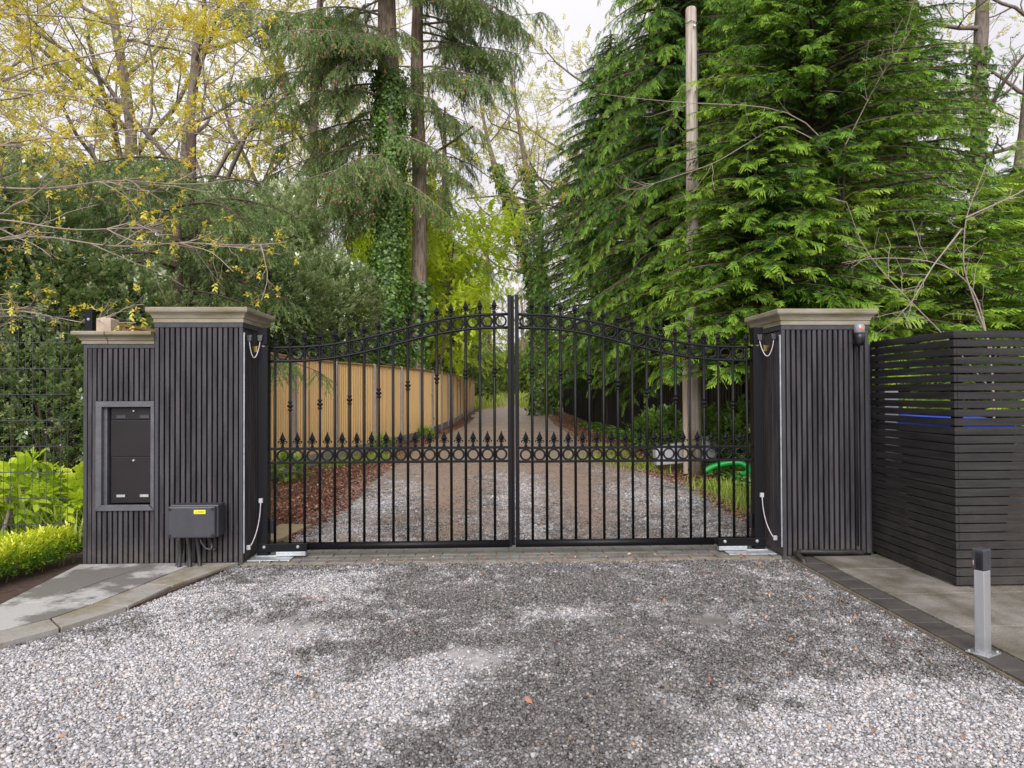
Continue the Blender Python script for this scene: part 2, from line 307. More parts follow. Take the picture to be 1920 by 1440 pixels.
yb = np.concatenate([np.linspace(-40, -8, 9), np.linspace(-7, 20, 136), np.linspace(21, 100, 80), np.linspace(105, 400, 20)])
grid_sheet('ground', lambda y: (-160, 160), yb, 161, -.03, M['ground'])
# front drive: fine enough for its own relief
grid_sheet('driveway', lambda y: (-7.0, 2.02), np.linspace(-9, -.17, 190), 190, .0, M['drive'], dattr, .018)
lxl = lambda y: np.interp(y, [.2, 2.2, 4.5, 7, 10, 14, 20, 30, 45, 60, 100], [-1.95, -1.75, -1.85, -1.8, -1.75, -1.45, -.95, -.6, -.1, .6, 1.6])
lxr = lambda y: np.interp(y, [.2, 1, 3.4, 5.8, 7.2, 10, 14, 20, 30, 45, 60, 100], [2.2, 2.35, 2.5, 2.25, 2.0, 2.1, 2.3, 2.4, 3.0, 4.2, 2.2, 2.8])
grid_sheet('lane', lambda y: (lxl(y) - .15 + .25 * (vnoise(y, 1.0, 1.4) - .5), lxr(y) + .1 + .3 * (vnoise(y, 9.0, 1.4) - .5)),
           np.concatenate([np.linspace(.24, 9, 220), np.linspace(9.1, 45, 160), np.linspace(46, 100, 60)]), 100, .0, M['drive'], dattr, .015)

# gravel stones: real angular chippings
def stones(name, xy, size, label_kind='stuff', hexes=True):
    n = len(xy); x, y = xy[:, 0], xy[:, 1]
    c = np.array([(-1, -1, -1), (1, -1, -1), (1, 1, -1), (-1, 1, -1), (-1, -1, 1), (1, -1, 1), (1, 1, 1), (-1, 1, 1)], float)
    V = c[None] * (1 + rng.uniform(-.45, .25, (n, 8, 3))) * rng.uniform(.55, 1.15, (n, 1, 3))
    V *= (size * rng.lognormal(0, .27, n))[:, None, None] * .5
    q = rng.normal(size=(n, 4)); q /= np.linalg.norm(q, axis=1)[:, None]; w, a, b, d = q.T
    Rm = np.stack([1 - 2 * (b * b + d * d), 2 * (a * b - w * d), 2 * (a * d + w * b), 2 * (a * b + w * d), 1 - 2 * (a * a + d * d), 2 * (b * d - w * a), 2 * (a * d - w * b), 2 * (b * d + w * a), 1 - 2 * (a * a + b * b)], -1).reshape(n, 3, 3)
    V = np.einsum('nij,nkj->nki', Rm, V); V[:, :, 2] *= .75
    bump = .018 * (fbm(x, y, 1.3) - .5)
    V += np.stack([x, y, gz(y) + bump + rng.uniform(-.002, .007, n)], -1)[:, None]
    f = np.array([(0, 3, 2, 1), (4, 5, 6, 7), (0, 1, 5, 4), (1, 2, 6, 5), (2, 3, 7, 6), (3, 0, 4, 7)])
    Q = (np.arange(n)[:, None, None] * 8 + f[None]).reshape(-1, 4)
    wet = wet_front(x, y); dr = dirtf(x, y) * .8
    tone = np.clip(rng.normal(.49, .21, n) + .27 * (1 - wet), 0.02, .93); odd = rng.random(n) < .011; tone[odd] = rng.uniform(.95, 1, odd.sum())
    wet = np.clip(wet + rng.normal(0, .24, n), 0, 1)
    rp = lambda t: np.repeat(t, 8)
    o = link(name, np_mesh(name, V.reshape(-1, 3), Q, dict(tone=rp(tone), wet=rp(wet), dirt=rp(dr))), M['stone'])
    return o
def left_edge(y): return np.interp(y, [-9, -2.6, -2.2, -1.76, -1.58, -1.24, -.88, -.38, -.2], [-6, -3.5, -2.93, -2.53, -2.39, -2.24, -2.18, -2.06, -2.03])
n1 = 240000; yy = -3.35 + (3.35 - .17) * rng.random(n1) ** 1.0; xx = rng.uniform(-3.4, 1.99, n1); k = (xx > left_edge(yy) - .0) & (rng.random(n1) > 1.6 * np.clip(fbm(xx, yy, 1.8) - .52, 0, .5) * 2)
o = stones('gravel', np.stack([xx, yy], 1)[k], .0098); props(o, kind='stuff')
n2 = 80000; yy = .26 + 7.5 * rng.random(n2) ** 1.4; xx = rng.uniform(-2.6, 3.0, n2); k = (xx > lxl(yy) - np.abs(rng.normal(0, .16, n2))) & (xx < lxr(yy) + np.abs(rng.normal(0, .16, n2))) & (rng.random(n2) > dirtf(xx, yy) * .95)
o = stones('gravel', np.stack([xx, yy], 1)[k], .0145); props(o, kind='stuff')
kx = rng.uniform(-7, -3.2, 9000); ky = rng.uniform(-5, -2, 9000)

# threshold of block paving
mb = MB(); mj = MB(); mj.box(-1.93, 2.0, -.2, .28, -.05, .012)
for r_ in range(5):
    y0 = -.195 + r_ * .095; off = (r_ % 2) * .1; x = -1.92 - off
    while x < 1.98:
        a, b = max(x, -1.92), min(x + .196, 1.985)
        if b - a > .03: mb.box(a + .003, b - .003, y0 + .003, y0 + .091, -.03, .02 + random.uniform(-.0015, .0015))
        x += .2
props(mj.build('threshold_bed', M['mortar']), kind='structure')
props(mb.build('threshold_paving', M['block'], None, .002), kind='structure')
# left pavement (slabs with open joints) and its edging
def shrink(poly, d=.007):
    c = np.mean(poly, 0); return [tuple(np.array(p) + (c - p) / np.linalg.norm(c - p) * d) for p in poly]
mb = MB()
for poly in ([(-3.03, -.21), (-2.5, -.21), (-2.62, -.62), (-2.72, -1.12), (-2.94, -1.15)], [(-2.5, -.21), (-2.23, -.21), (-2.33, -.75), (-2.42, -1.17), (-2.72, -1.12), (-2.62, -.62)],
             [(-2.94, -1.15), (-2.72, -1.12), (-2.42, -1.17), (-2.5, -1.42), (-2.68, -1.68), (-3.05, -1.95), (-3.1, -1.4)], [(-2.94, -1.15), (-3.1, -1.4), (-3.05, -1.95), (-3.6, -2.3), (-3.9, -1.5)]):
    mb.prism(shrink(poly), -.03, .035)
props(mb.build('pavement', M['slab'], None, .002), kind='structure')
mb = MB()
inn = [(-2.23, -.21), (-2.33, -.75), (-2.42, -1.17), (-2.5, -1.42), (-2.68, -1.68), (-3.05, -1.95), (-3.6, -2.3)]
out = [(-1.935, -.21), (-2.14, -.80), (-2.20, -1.22), (-2.36, -1.57), (-2.52, -1.80), (-2.93, -2.2), (-3.5, -2.62)]
for i in range(len(inn) - 1): mb.prism(shrink([inn[i], out[i], out[i + 1], inn[i + 1]]), -.04, .033)
props(mb.build('pavement_edging', M['kerbslab'], None, .003), kind='structure')
mb = MB(); mb.prism([(-3.6, -2.28), (-2.93, -2.17), (-2.20, -1.2), (-1.95, -.205), (-3.03, -.205), (-3.1, -1.4)], -.03, .018); props(mb.build('pavement_bed', M['soil']), kind='structure')
# planting bed beside the pavement
mb = MB(); mb.prism([(-3.04, -.17), (-2.955, -1.15), (-3.11, -1.4), (-3.92, -1.5), (-4.6, -1.6), (-4.6, .25), (-3.1, .25)], -.03, .022); props(mb.build('planting_bed', M['soil']), kind='structure')
# right hand side: brick edging then sandstone slabs
mb = MB(); mj = MB(); mj.box(1.985, 2.15, -5, -.22, -.04, .018); y = -.24
while y > -4.6:
    mb.box(1.99, 2.145, y - .205, y - .004, -.03, .028 + random.uniform(-.001, .002)); y -= .209
props(mj.build('edging_bed', M['mortar']), kind='structure'); props(mb.build('brick_edging', M['moss'], None, .003), kind='structure')
mb = MB(); ys_ = [-.2, -.62, -1.2, -1.78, -2.36, -2.94, -3.5, -4.1]
for i in range(len(ys_) - 1):
    x = 2.152 - (.3 if i % 2 else 0)
    while x < 6:
        mb.box(max(x, 2.152) + .005, x + .88, ys_[i + 1] + .005, ys_[i] - .005, -.03, .03 + random.uniform(-.001, .001)); x += .89
props(mb.build('patio_slabs', M['sand'], None, .003), kind='structure')
mb = MB(); mb.box(2.15, 6.2, -4.2, -.19, -.04, .02); props(mb.build('patio_bed', M['soil']), kind='structure')

# ================================================================ PILLARS
def battens_front(mb, x0, x1, y, z0, z1, pitch, w, proud):
    n = max(1, round((x1 - x0) / pitch)); p = (x1 - x0) / n
    for i in range(n): mb.box(x0 + i * p + (p - w) / 2, x0 + i * p + (p + w) / 2, y - proud, y, z0, z1)
def battens_side(mb, x, y0, y1, z0, z1, pitch, w, proud, sgn):
    n = max(1, round((y1 - y0) / pitch)); p = (y1 - y0) / n
    for i in range(n):
        a, b = sorted((x, x + sgn * proud)); mb.box(a, b, y0 + i * p + (p - w) / 2, y0 + i * p + (p + w) / 2, z0, z1)
def cap_mesh(mb, x0, x1, y0, y1, z0, over, h, endL=True, endR=True):
    """moulded stone coping: fascia, cove and top slab, swept round the rectangle"""
    prof = [(.008, 0), (.008, .026), (.015, .031), (.017, .040), (.024, .052), (.036, .063), (.046, .070), (.050, .078), (.05, .098), (.046, .103)]
    prof = [(o * over / .05, z * h / .103) for o, z in prof]
    b = len(mb.v); n = len(prof)
    for o, z in prof:
        l = o if endL else -.001; r = o if endR else -.001
        mb.v += [(x0 - l, y0 - o, z0 + z), (x1 + r, y0 - o, z0 + z), (x1 + r, y1 + o, z0 + z), (x0 - l, y1 + o, z0 + z)]
    for i in range(n - 1):
        for k in range(4):
            l = (k + 1) % 4; mb.f.append((b + i * 4 + k, b + i * 4 + l, b + (i + 1) * 4 + l, b + (i + 1) * 4 + k))
    mb.f.append((b + 3, b + 2, b + 1, b)); t = b + (n - 1) * 4; mb.f.append((t, t + 1, t + 2, t + 3))

def pillar(label, X0, X1, Y0, Y1, H, capH, inner):
    t = thing('gate_pillar', label, 'gate pillar', ((X0 + X1) / 2, (Y0 + Y1) / 2, 0), 0, 'clad pillars either side of the gate')
    cx, cy = (X0 + X1) / 2, (Y0 + Y1) / 2; x0, x1, y0, y1 = X0 - cx, X1 - cx, Y0 - cy, Y1 - cy
    c = MB().box(x0 + .021, x1 - .021, y0 + .021, y1 - .021, .0, H); c.build('core', M['backing'], t)
    mb = MB(); tw = .025; zt = H - .035
    battens_front(mb, x0 + tw + .004, x1 - tw - .004, y0 + .021, .03, zt, .0377, .0252, .019)
    for s, xx in ((-1, x0 + .021), (1, x1 - .021)): battens_side(mb, xx, y0 + tw + .004, y1 - tw - .004, .03, zt, .0377, .027, .014, s)
    mb.build('cladding', M['clad'], t, .0015)
    mb = MB()
    for a, b in ((x0, x0 + tw), (x1 - tw, x1)):
        for d, e in ((y0, y0 + tw), (y1 - tw, y1)): mb.box(a, b, d, e, .026, zt)
    for za, zb in ((zt, H), (.0, .026)):
        mb.box(x0 - .003, x1 + .003, y0 - .003, y0 + tw, za, zb); mb.box(x0 - .003, x1 + .003, y1 - tw, y1 + .003, za, zb)
        mb.box(x0 - .003, x0 + tw, y0 + tw, y1 - tw, za, zb); mb.box(x1 - tw, x1 + .003, y0 + tw, y1 - tw, za, zb)
    mb.build('trim', M['cladtrim'], t, .002)
    mb = MB(); cap_mesh(mb, x0, x1, y0, y1, H, .048, capH); mb.build('stone_cap', M['cap'], t, .0015)
    xs = x1 if inner > 0 else x0
    mb = MB(); a, b = sorted((xs + inner * .001, xs + inner * .009)); mb.box(a, b, y0 + .012, y0 + .020, .09, H - .07)
    mb.box(min(a, b), max(a, b), y0 + .024, y0 + .034, H - .078, H - .072); mb.build('light_strip', M['galv'], t)
    return t
pillar('charcoal slatted pillar with moulded stone cap beside the letterbox wall', -2.525, -1.915, -.196, .37, 1.722, .105, 1)
pillar('charcoal slatted pillar with moulded stone cap beside the black slat screen', 1.95, 2.592, -.222, .33, 1.70, .113, -1)

# low wall with the letterbox recess
t = thing('letterbox_wall', 'low charcoal slatted wall with jointed stone coping, joined to a gate pillar', 'wall', (-2.79, 0, 0))
x0, x1, y0, y1, H = -.230, .262, -.19, .30, 1.571
fx0, fx1, fz0, fz1 = -.14, .262, .40, 1.168
c = MB(); c.box(x0 + .021, fx0 + .062, y0 + .021, y1, 0, H).box(fx0 + .062, fx1, y0 + .021, y1, 0, fz0 + .03).box(fx0 + .062, fx1, y0 + .021, y1, fz1 - .03, H).box(fx0 + .062, fx1, y0 + .13, y1, fz0 + .03, fz1 - .03)
c.build('core', M['backing'], t)
mb = MB(); zt = H - .03
battens_front(mb, x0 + .028, fx0, y0 + .021, .03, zt, .0377, .0252, .019)
battens_front(mb, fx0 + .002, fx1, y0 + .021, .03, fz0 - .002, .0377, .0252, .019); battens_front(mb, fx0 + .002, fx1, y0 + .021, fz1 + .002, zt, .0377, .0252, .019)
battens_side(mb, x0 + .021, y0 + .03, y1, .03, zt, .0377, .027, .014, -1)
mb.build('cladding', M['clad'], t, .0015)
mb = MB(); mb.box(x0, x0 + .025, y0, y0 + .025, .026, H); mb.box(x0 + .025, x1, y0 - .003, y0 + .02, H - .03, H).box(x0 - .003, x1, y0 - .003, y0 + .02, 0, .026); mb.build('trim', M['cladtrim'], t, .002)
f = MB(); w = .04; yf = y0 - .012
f.prism([(0, 0)] * 3, 0, 0) if False else None
def trap(mb, a, b, c_, d, ya, yb):   # four (x,z) corners extruded in y
    mb.hexa([(a[0], ya, a[1]), (b[0], ya, b[1]), (b[0], yb, b[1]), (a[0], yb, a[1]), (d[0], ya, d[1]), (c_[0], ya, c_[1]), (c_[0], yb, c_[1]), (d[0], yb, d[1])])
trap(f, (fx0, fz1 - w), (fx1, fz1 - w), (fx1, fz1), (fx0, fz1), yf, y0 + .02)
trap(f, (fx0, fz0), (fx1, fz0), (fx1 - w, fz0 + w), (fx0 + w, fz0 + w), yf, y0 + .02)
trap(f, (fx0, fz0 + .001), (fx0 + w, fz0 + w), (fx0 + w, fz1 - w), (fx0, fz1 - w), yf + .001, y0 + .02)
trap(f, (fx1 - w * .6, fz0 + w), (fx1, fz0 + .001), (fx1, fz1 - w), (fx1 - w * .6, fz1 - w), yf + .001, y0 + .02)
f.box(fx0 + w - .004, fx0 + w + .024, y0 + .02, y0 + .13, fz0 + .03, fz1 - .03)
f.build('recess_frame', M['frame'], t, .002)
for a, b, eL in ((x0, -.06, True), (-.057, x1, False)):
    mb = MB(); cap_mesh(mb, a, b, y0, y1, H, .058, .088, eL, False); mb.build('stone_coping', M['cap'], t, .0015)
# letterbox sits in the recess
bx0, bx1 = -2.852, -2.538; bz0, bz1 = .444, 1.124; by = -.145
t = thing('letterbox', 'dark brown twin-door metal letterbox recessed in the slatted wall', 'letterbox', ((bx0 + bx1) / 2, by, bz0))
hw = (bx1 - bx0) / 2
MB().box(-hw, hw, .006, .08, 0, bz1 - bz0).build('body', M['letter'], t)
def lb_door(name, z0, z1, locks=(), plates=(), y=0):
    d = MB().box(-hw + .003, hw - .003, y - .004, y + .008, z0, z1).build(name, M['letter'], t, .002)
    for lx, lz in locks: MB().lathe([(-.013, .006), (-.006, .0085), (.002, .009)], (lx, y - .003, lz), 14, axis='y').build('lock', M['galv'], d)
    for px_, pz, mt in plates:
        fr = MB(); fr.box(px_ - .033, px_ + .033, y - .009, y - .003, pz + .009, pz + .012).box(px_ - .033, px_ + .033, y - .009, y - .003, pz - .012, pz - .009).box(px_ - .033, px_ - .03, y - .009, y - .003, pz - .009, pz + .009).box(px_ + .03, px_ + .033, y - .009, y - .003, pz - .009, pz + .009)
        fr.build('name_plate_frame', M['boxgrey'], d); MB().box(px_ - .03, px_ + .03, y - .006, y - .003, pz - .009, pz + .009).build('name_plate', mt, d)
lb_door('posting_flap', .595, .678, [(.005, .655)], [(-.085, .615, M['boxgrey']), (.078, .615, M['boxgrey'])])
lb_door('upper_door', .332, .588, y=-.004)
lb_door('lower_door', .004, .328, [(.005, .305)], [(-.085, .055, M['galv']), (.078, .055, M['alu'])])

# electric control box on the pillar with its bundle of conduits
t = thing('control_box', 'dark grey electric control box with yellow label on the front of a pillar', 'electric box', (-2.195, -.212, .235))
MB().box(-.165, .163, -.12, .0, 0, .222).build('body', M['boxgrey'], t, .008)
l = MB().box(-.168, .150, -.150, -.122, .0, .215).build('lid', M['boxgrey'], t, .01)
for sx in (-1, 1):
    for zz in (.018, .197): MB().lathe([(-.004, .010), (.004, .011)], (sx * .143 - .009, -.150, zz), 12, axis='y').build('screw_cover', M['blackplastic'], l)
MB().box(.010, .088, -.1515, -.150, .165, .192).build('yellow_label', M['yellow'], l)
mb = MB()
mb.tube([(.02, -.1525, .171), (.026, -.1525, .186), (.032, -.1525, .171), (.02, -.1525, .171)], .0007, 4)
for r_, (a, b) in enumerate(((.036, .082), (.036, .078))): mb.box(a, b, -.1528, -.1516, .181 - r_ * .008, .183 - r_ * .008)
mb.build('label_print', M['ink'], l)
for k_, (xa, xb, ya) in enumerate(((-.10, -.135, -.09), (-.10, -.10, -.13), (-.05, -.07, -.08), (-.045, -.03, -.12), (.01, .03, -.10), (.085, .13, -.09))):
    pts = []; ze = -.215 if k_ < 5 else -.10
    for q in np.linspace(0, 1, 24): pts.append((xa + (xb - xa) * q ** 2, ya + .02 * math.sin(q * 3), ze * q if k_ < 5 else ze * math.sin(q * 1.3)))
    rr = [(.0125 if i % 2 else .0145) for i in range(24)]
    MB().tube(pts, rr, 10).build('conduit', M['conduit'], t, 0, True)
MB().tube([(.03, -.1, 0), (.04, -.1, -.04), (.07, -.1, -.08), (.105, -.1, -.09), (.115, -.1, -.06)], .006, 8).build('cable', M['boxgrey'], t, 0, True)

# ================================================================ GATES
def torus(Rr, r, n=24, k=8):
    V, Q = tube_np(np.array([(Rr * math.cos(a), 0, Rr * math.sin(a)) for a in np.arange(n) * 2 * PI / n]), np.full(n, r), k, True)
    return V, Q
def ring_mesh():
    V, Q = torus(.0385, .0072); me = np_mesh('ring', V, Q, smooth=True); me.materials.append(M['steel']); return me
def finial_mesh(h, foot):
    mb = MB(); s = h / .115
    mb.lathe([(0, .0085), (.008, .0098), (.012, .006), (.016, .0085), (.022, .006), (.034, .0055), (.040, .0075), (.046, .0065)], (0, 0, 0), 10)
    mb.lathe([(.046, .005), (.056, .0135), (.062, .0165), (.066, .0145), (.080, .0105), (.098, .0045), (.115, .0006)], (0, 0, 0), 4, .75)
    mb.lathe([(.058, .017), (.061, .0185), (.064, .017)], (0, 0, 0), 4, .75)
    for sx in (-1, 1):
        mb.tube([(sx * .004, 0, .040), (sx * .010, 0, .047), (sx * .018, 0, .049), (sx * .023, 0, .043), (sx * .022, 0, .036), (sx * .018, 0, .036)], [.0045, .0042, .004, .0036, .003, .0022], 6)
        mb.tube([(sx * .004, 0, .038), (sx * .010, 0, .034), (sx * .014, 0, .027)], [.004, .0035, .002], 6)
        mb.tube([(0, sx * .004, .040), (0, sx * .010, .046), (0, sx * .014, .040), (0, sx * .012, .034)], [.0045, .004, .0035, .002], 6)
    mb.v = [(x * s, y * s, z * s) for x, y, z in mb.v]
    mb.v = [(x * 1.35, y * 1.3, z) for x, y, z in mb.v]; me = bpy.data.meshes.new('spear_finial'); me.from_pydata(mb.v, [], mb.f); me.materials.append(M['steel']); me.update(); return me
def collar_mesh():
    mb = MB(); pr = []
    for z0, r, h in ((-.028, .0168, .021), (0, .0225, .026), (.028, .0168, .021)):
        for q in np.linspace(-1, 1, 9): pr.append((z0 + q * h / 2, .0098 + (r - .0098) * max(0, 1 - abs(q) ** 1.6)))
        pr.append((z0 + h / 2 + .001, .0105)); 
    pr = [(-.042, .0098)] + pr + [(.042, .0098)]
    mb.lathe(pr, (0, 0, 0), 16); me = bpy.data.meshes.new('collar'); me.from_pydata(mb.v, [], mb.f); me.materials.append(M['steel'])
    me.polygons.foreach_set('use_smooth', [True] * len(me.polygons)); me.update(); return me
def bead_mesh():
    mb = MB().lathe([(-.005, .002), (-.002, .007), (.002, .007), (.005, .002)], (0, 0, 0), 8, axis='x'); me = bpy.data.meshes.new('weld_bead'); me.from_pydata(mb.v, [], mb.f); me.materials.append(M['steel']); return me
BEAD = bead_mesh()
RING, FIN, FINS, COLL = ring_mesh(), finial_mesh(.112, 0), finial_mesh(.118, 0), collar_mesh()
def inst(name, me, parent, loc, sc=None, ry=0):
    o = bpy.data.objects.new(name, me); COL.objects.link(o); o.parent = parent; o.location = loc
    if sc: o.scale = sc
    if ry: o.rotation_euler = (0, ry, 0)
    return o
def smoother(t): t = min(1, max(0, t)); return t ** 3 * (10 - 15 * t + 6 * t * t)
def leaf_gate(label, sgn, xh, xc, bars, coll, zoff):
    """sgn -1 = left leaf. xh hinge end, xc centre end, world x"""
    t = thing('gate_leaf', label, 'gate', (xh, 0, 0), 0, 'two leaves of the ornamental steel gate')
    X = lambda x: x - xh
    top = lambda x: 1.556 + zoff + (1.803 - 1.556) * smoother(abs((x - xh) / (xc - xh)) ** 1.04)
    lo = lambda x: top(x) - .100
    hs = MB().box(min(X(xh + sgn * .078), X(xh)), max(X(xh + sgn * .078), X(xh)), -.038, .038, .03, 1.56).build('hinge_stile', M['gatebox'], t, .003)
    mbp = MB().box(min(X(xh + sgn * .076), X(xh + sgn * .004)), max(X(xh + sgn * .076), X(xh + sgn * .004)), -.043, .04, 1.575, 1.70); mbp.build('stile_extension', M['gatebox'], t, .003)
    MB().box(min(X(xh + sgn * .03), X(xh + sgn * .05)), max(X(xh + sgn * .03), X(xh + sgn * .05)), -.02, .02, 1.55, 1.58).build('bracket', M['galv'], t)
    ms0, ms1 = sorted((xc + sgn * .030, xc + sgn * .002))
    MB().box(X(ms0), X(ms1), -.02, .02, .075, 1.947).build('meeting_stile', M['steel'], t, .002)
    if sgn < 0: MB().box(X(xc - .001), X(xc + .020), .004, .018, .08, 1.94).build('stop_strip', M['gatebox'], t)
    xs = np.linspace(xh, xc + sgn * .03, 40)
    tr = MB().tube([(X(x), 0, top(x)) for x in xs], .0108, 8).build('top_rail', M['steel'], t, 0, True)
    lr = MB().tube([(X(x), 0, lo(x)) for x in xs], .0108, 8).build('lower_top_rail', M['steel'], t, 0, True)
    zm1, zm0 = .811 + zoff * 3, .709 + zoff * 3
    e0, e1 = sorted((X(xh + sgn * .01), X(xc + sgn * .03)))
    mr = MB().box(e0, e1, -.0095, .0095, zm1 - .0095, zm1 + .0095).build('mid_rail', M['steel'], t, .002)
    m2 = MB().box(e0, e1, -.0095, .0095, zm0 - .0095, zm0 + .0095).build('lower_mid_rail', M['steel'], t, .002)
    zb = .096
    br = MB().lathe([(0, .028), (abs(e1 - e0) - .28, .028)], (min(X(xh + -sgn * .28), X(xc)) if sgn < 0 else X(xc), 0, zb), 20, axis='x').build('bottom_rail', M['steel'], t, 0, True)
    a, b = sorted((X(xh - sgn * .285), X(xh + sgn * .078)))
    sh = MB().box(a, b, -.048, -.039, zb - .028, zb + .028).box(a, b, -.039, .03, zb - .026, zb + .026).build('shoe_plate', M['steel'], t, .002)
    for q in (.15, .82): MB().lathe([(-.010, .005), (-.004, .0115), (.001, .0125)], (a + (b - a) * q, -.048, zb + .005), 14, axis='y').build('bolt', M['galv'], sh)
    arm = MB().box(a + (.14 if sgn < 0 else .01), b - (.01 if sgn < 0 else .14), -.05, -.0, .035, .066).build('drive_arm', M['galv'], t, .003)
    for i, x in enumerate(bars):
        b_ = MB().lathe([(zb + .02, .0102), (top(x), .0102)], (X(x), 0, 0), 10).build('bar', M['steel'], t, 0, True)
        inst('spear_finial', FIN, b_, (X(x), 0, top(x) + .005))
        if (i % 2) == coll: inst('collar', COLL, b_, (X(x), 0, top(x) - .432))
    allx = sorted(list(bars) + [xc + sgn * .03])
    for i in range(len(allx) - 1):
        xm = (allx[i] + allx[i + 1]) / 2; hp = (allx[i + 1] - allx[i]) / 2; zc = (top(xm) + lo(xm)) / 2
        rg = inst('ring', RING, tr, (X(xm), 0, zc)); inst('ring', RING, mr, (X(xm), 0, (zm0 + zm1) / 2))
        inst('spear_finial', FINS, mr, (X(xm), 0, zm1 + .006))
    for i in range(len(allx) - 1):
        xm = (allx[i] + allx[i + 1]) / 2; hp = (allx[i + 1] - allx[i]) / 2
        for s_ in (-1, 1):
            inst('weld_bead', BEAD, tr, (X(xm + s_ * (hp - .0115)), 0, (top(xm) + lo(xm)) / 2)); inst('weld_bead', BEAD, mr, (X(xm + s_ * (hp - .0115)), 0, (zm0 + zm1) / 2))
    hx = X(xh + sgn * (.105 if sgn < 0 else .108))
    hg = MB().lathe([(-.024, .012), (.024, .012)], (hx, -.03, 1.548), 14, axis='x').build('hinge', M['brass'], t, 0, True)
    MB().lathe([(-.010, .02), (.010, .02)], (hx, -.03, 1.548), 6, axis='x').build('nut', M['brass'], hg)
    MB().box(hx - sgn * .032, hx - sgn * .008, -.05, -.012, 1.52, 1.565).build('hinge_plate', M['brass'], hg, .001) if sgn > 0 else MB().box(hx + .008, hx + .032, -.05, -.012, 1.52, 1.565).build('hinge_plate', M['brass'], hg, .001)
    MB().box(*sorted((X(xh - sgn * .004), X(xh - sgn * .03))), -.0, .03, .19, .29).build('stop_block', M['blackplastic'], t, .002)
    return t
BL = [-1.746, -1.636, -1.53, -1.419, -1.31, -1.202, -1.095, -.987, -.881, -.773, -.667, -.559, -.453, -.345, -.238, -.131]
BR = [.15, .258, .364, .473, .579, .686, .794, .903, 1.013, 1.122, 1.231, 1.34, 1.447, 1.557, 1.669, 1.774]
leaf_gate('black steel gate leaf with hoops and spears, hung beside the letterbox wall', -1, -1.787, -.002, BL, 1, 0.0)
leaf_gate('black steel gate leaf with hoops and spears, hung beside the slat screen', 1, 1.812, .022, BR, 0, -.002)
# cable loops (coiled door loops) and small junction boxes
def cable_loop(label, pa, pb, sag, white, grp):
    t = thing('cable_loop', label, 'cable', tuple(pa), 0, grp); pa = np.array(pa); pb = np.array(pb)
    pts = []
    for q in np.linspace(0, 1, 22):
        p = (pb - pa) * q; s_ = math.sin(q * PI) ** (.75)
        if white:      # leaves the upper box downwards, then swings in to the lower one
            uq = .08 if pa[2] > pb[2] else .92; c1 = np.array([(pb - pa)[0] * uq, (pb - pa)[1] * uq, (pb - pa)[2] * (.68 if pa[2] > pb[2] else .32)]); p = 2 * q * (1 - q) * c1 + q * q * (pb - pa); s_ = 0
        pts.append((p[0], p[1] - .012 * s_, p[2] - sag * s_ + 0))
    MB().tube(pts, .0034, 8).build('cable', M['wire'], t, 0, True)
    for e in (np.zeros(3), pb - pa):
        if white: MB().box(e[0] - .014, e[0] + .014, e[1] - .004, e[1] + .016, e[2] - .002, e[2] + .031).build('junction_box', M['white'], t, .003)
        else: MB().hexa([(e[0] - .014, e[1] - .012, e[2]), (e[0] + .014, e[1] - .012, e[2]), (e[0] + .014, e[1] + .012, e[2]), (e[0] - .014, e[1] + .012, e[2]), (e[0] - .02, e[1] - .008, e[2] + .045), (e[0] + .02, e[1] - .008, e[2] + .045), (e[0] + .02, e[1] + .012, e[2] + .045), (e[0] - .02, e[1] + .012, e[2] + .045)]).build('connector', M['boxgrey'], t, .003)
cable_loop('drooping cable loop at the top of the letterbox side pillar', (-1.893, -.12, 1.595), (-1.838, -.052, 1.60), .12, False, 'cable loops beside the gate')
cable_loop('drooping cable loop at the top of the slat screen side pillar', (1.855, -.052, 1.60), (1.93, -.13, 1.60), .12, False, 'cable loops beside the gate')
cable_loop('pink cable between white boxes at the foot of the letterbox side pillar', (-1.893, -.14, .105), (-1.832, -.058, .425), .02, True, 'low cables beside the gate')
cable_loop('pink cable between white boxes at the foot of the slat screen side pillar', (1.862, -.058, .43), (1.93, -.13, .125), .02, True, 'low cables beside the gate')
# steel lids of the underground gate motors
for lab, x0_, x1_ in (('galvanised motor lid in the paving under the letterbox side hinge', -1.90, -1.60), ('galvanised motor lid in the paving under the slat screen side hinge', 1.58, 1.93)):
    t = thing('motor_lid', lab, 'cover plate', ((x0_ + x1_) / 2, -.02, .022), 0, 'motor lids under the gate hinges')
    w_ = (x1_ - x0_) / 2
    MB().box(-w_, w_, -.13, .12, .0, .008).build('lid', M['galv'], t, .002)
    MB().box(-w_ + .02, w_ - .02, -.02, .02, .008, .016).build('raised_bar', M['galv'], t, .002)
t = props(MB().prism([(-2.09, .55), (-1.90, .54), (-1.87, .62), (-1.78, 1.22), (-2.06, 1.25)], .005, .035).build('board', M['boards'], None, .003), 'flat buff board lying on the gravel just inside the gate', 'board')

# warning lamp on the right pillar
t = thing('warning_lamp', 'small clear domed lamp on a black base, on the pillar front under its stone cap', 'lamp', (2.492, -.285, 1.60))
MB().lathe([(-.055, .022), (-.03, .030), (0, .031), (.035, .034)], (0, 0, 0), 20).build('base', M['blackplastic'], t, 0, True)
MB().lathe([(.035, .034), (.04, .037), (.080, .037), (.094, .031), (.102, .018), (.105, .002)], (0, 0, 0), 20).build('dome', M['clear'], t, 0, True)
MB().box(-.012, .012, -.0380, -.036, .06, .070).build('red_mark', M['red'], t)
MB().box(-.02, .02, .0, .06, -.045, -.01).build('bracket', M['blackplastic'], t, .003)
MB().tube([(0, .03, -.05), (.004, .04, -.1), (.0, .045, -.3), (.002, .045, -.7), (0, .045, -1.5)], .005, 8).build('cable', M['blackplastic'], t, 0, True)
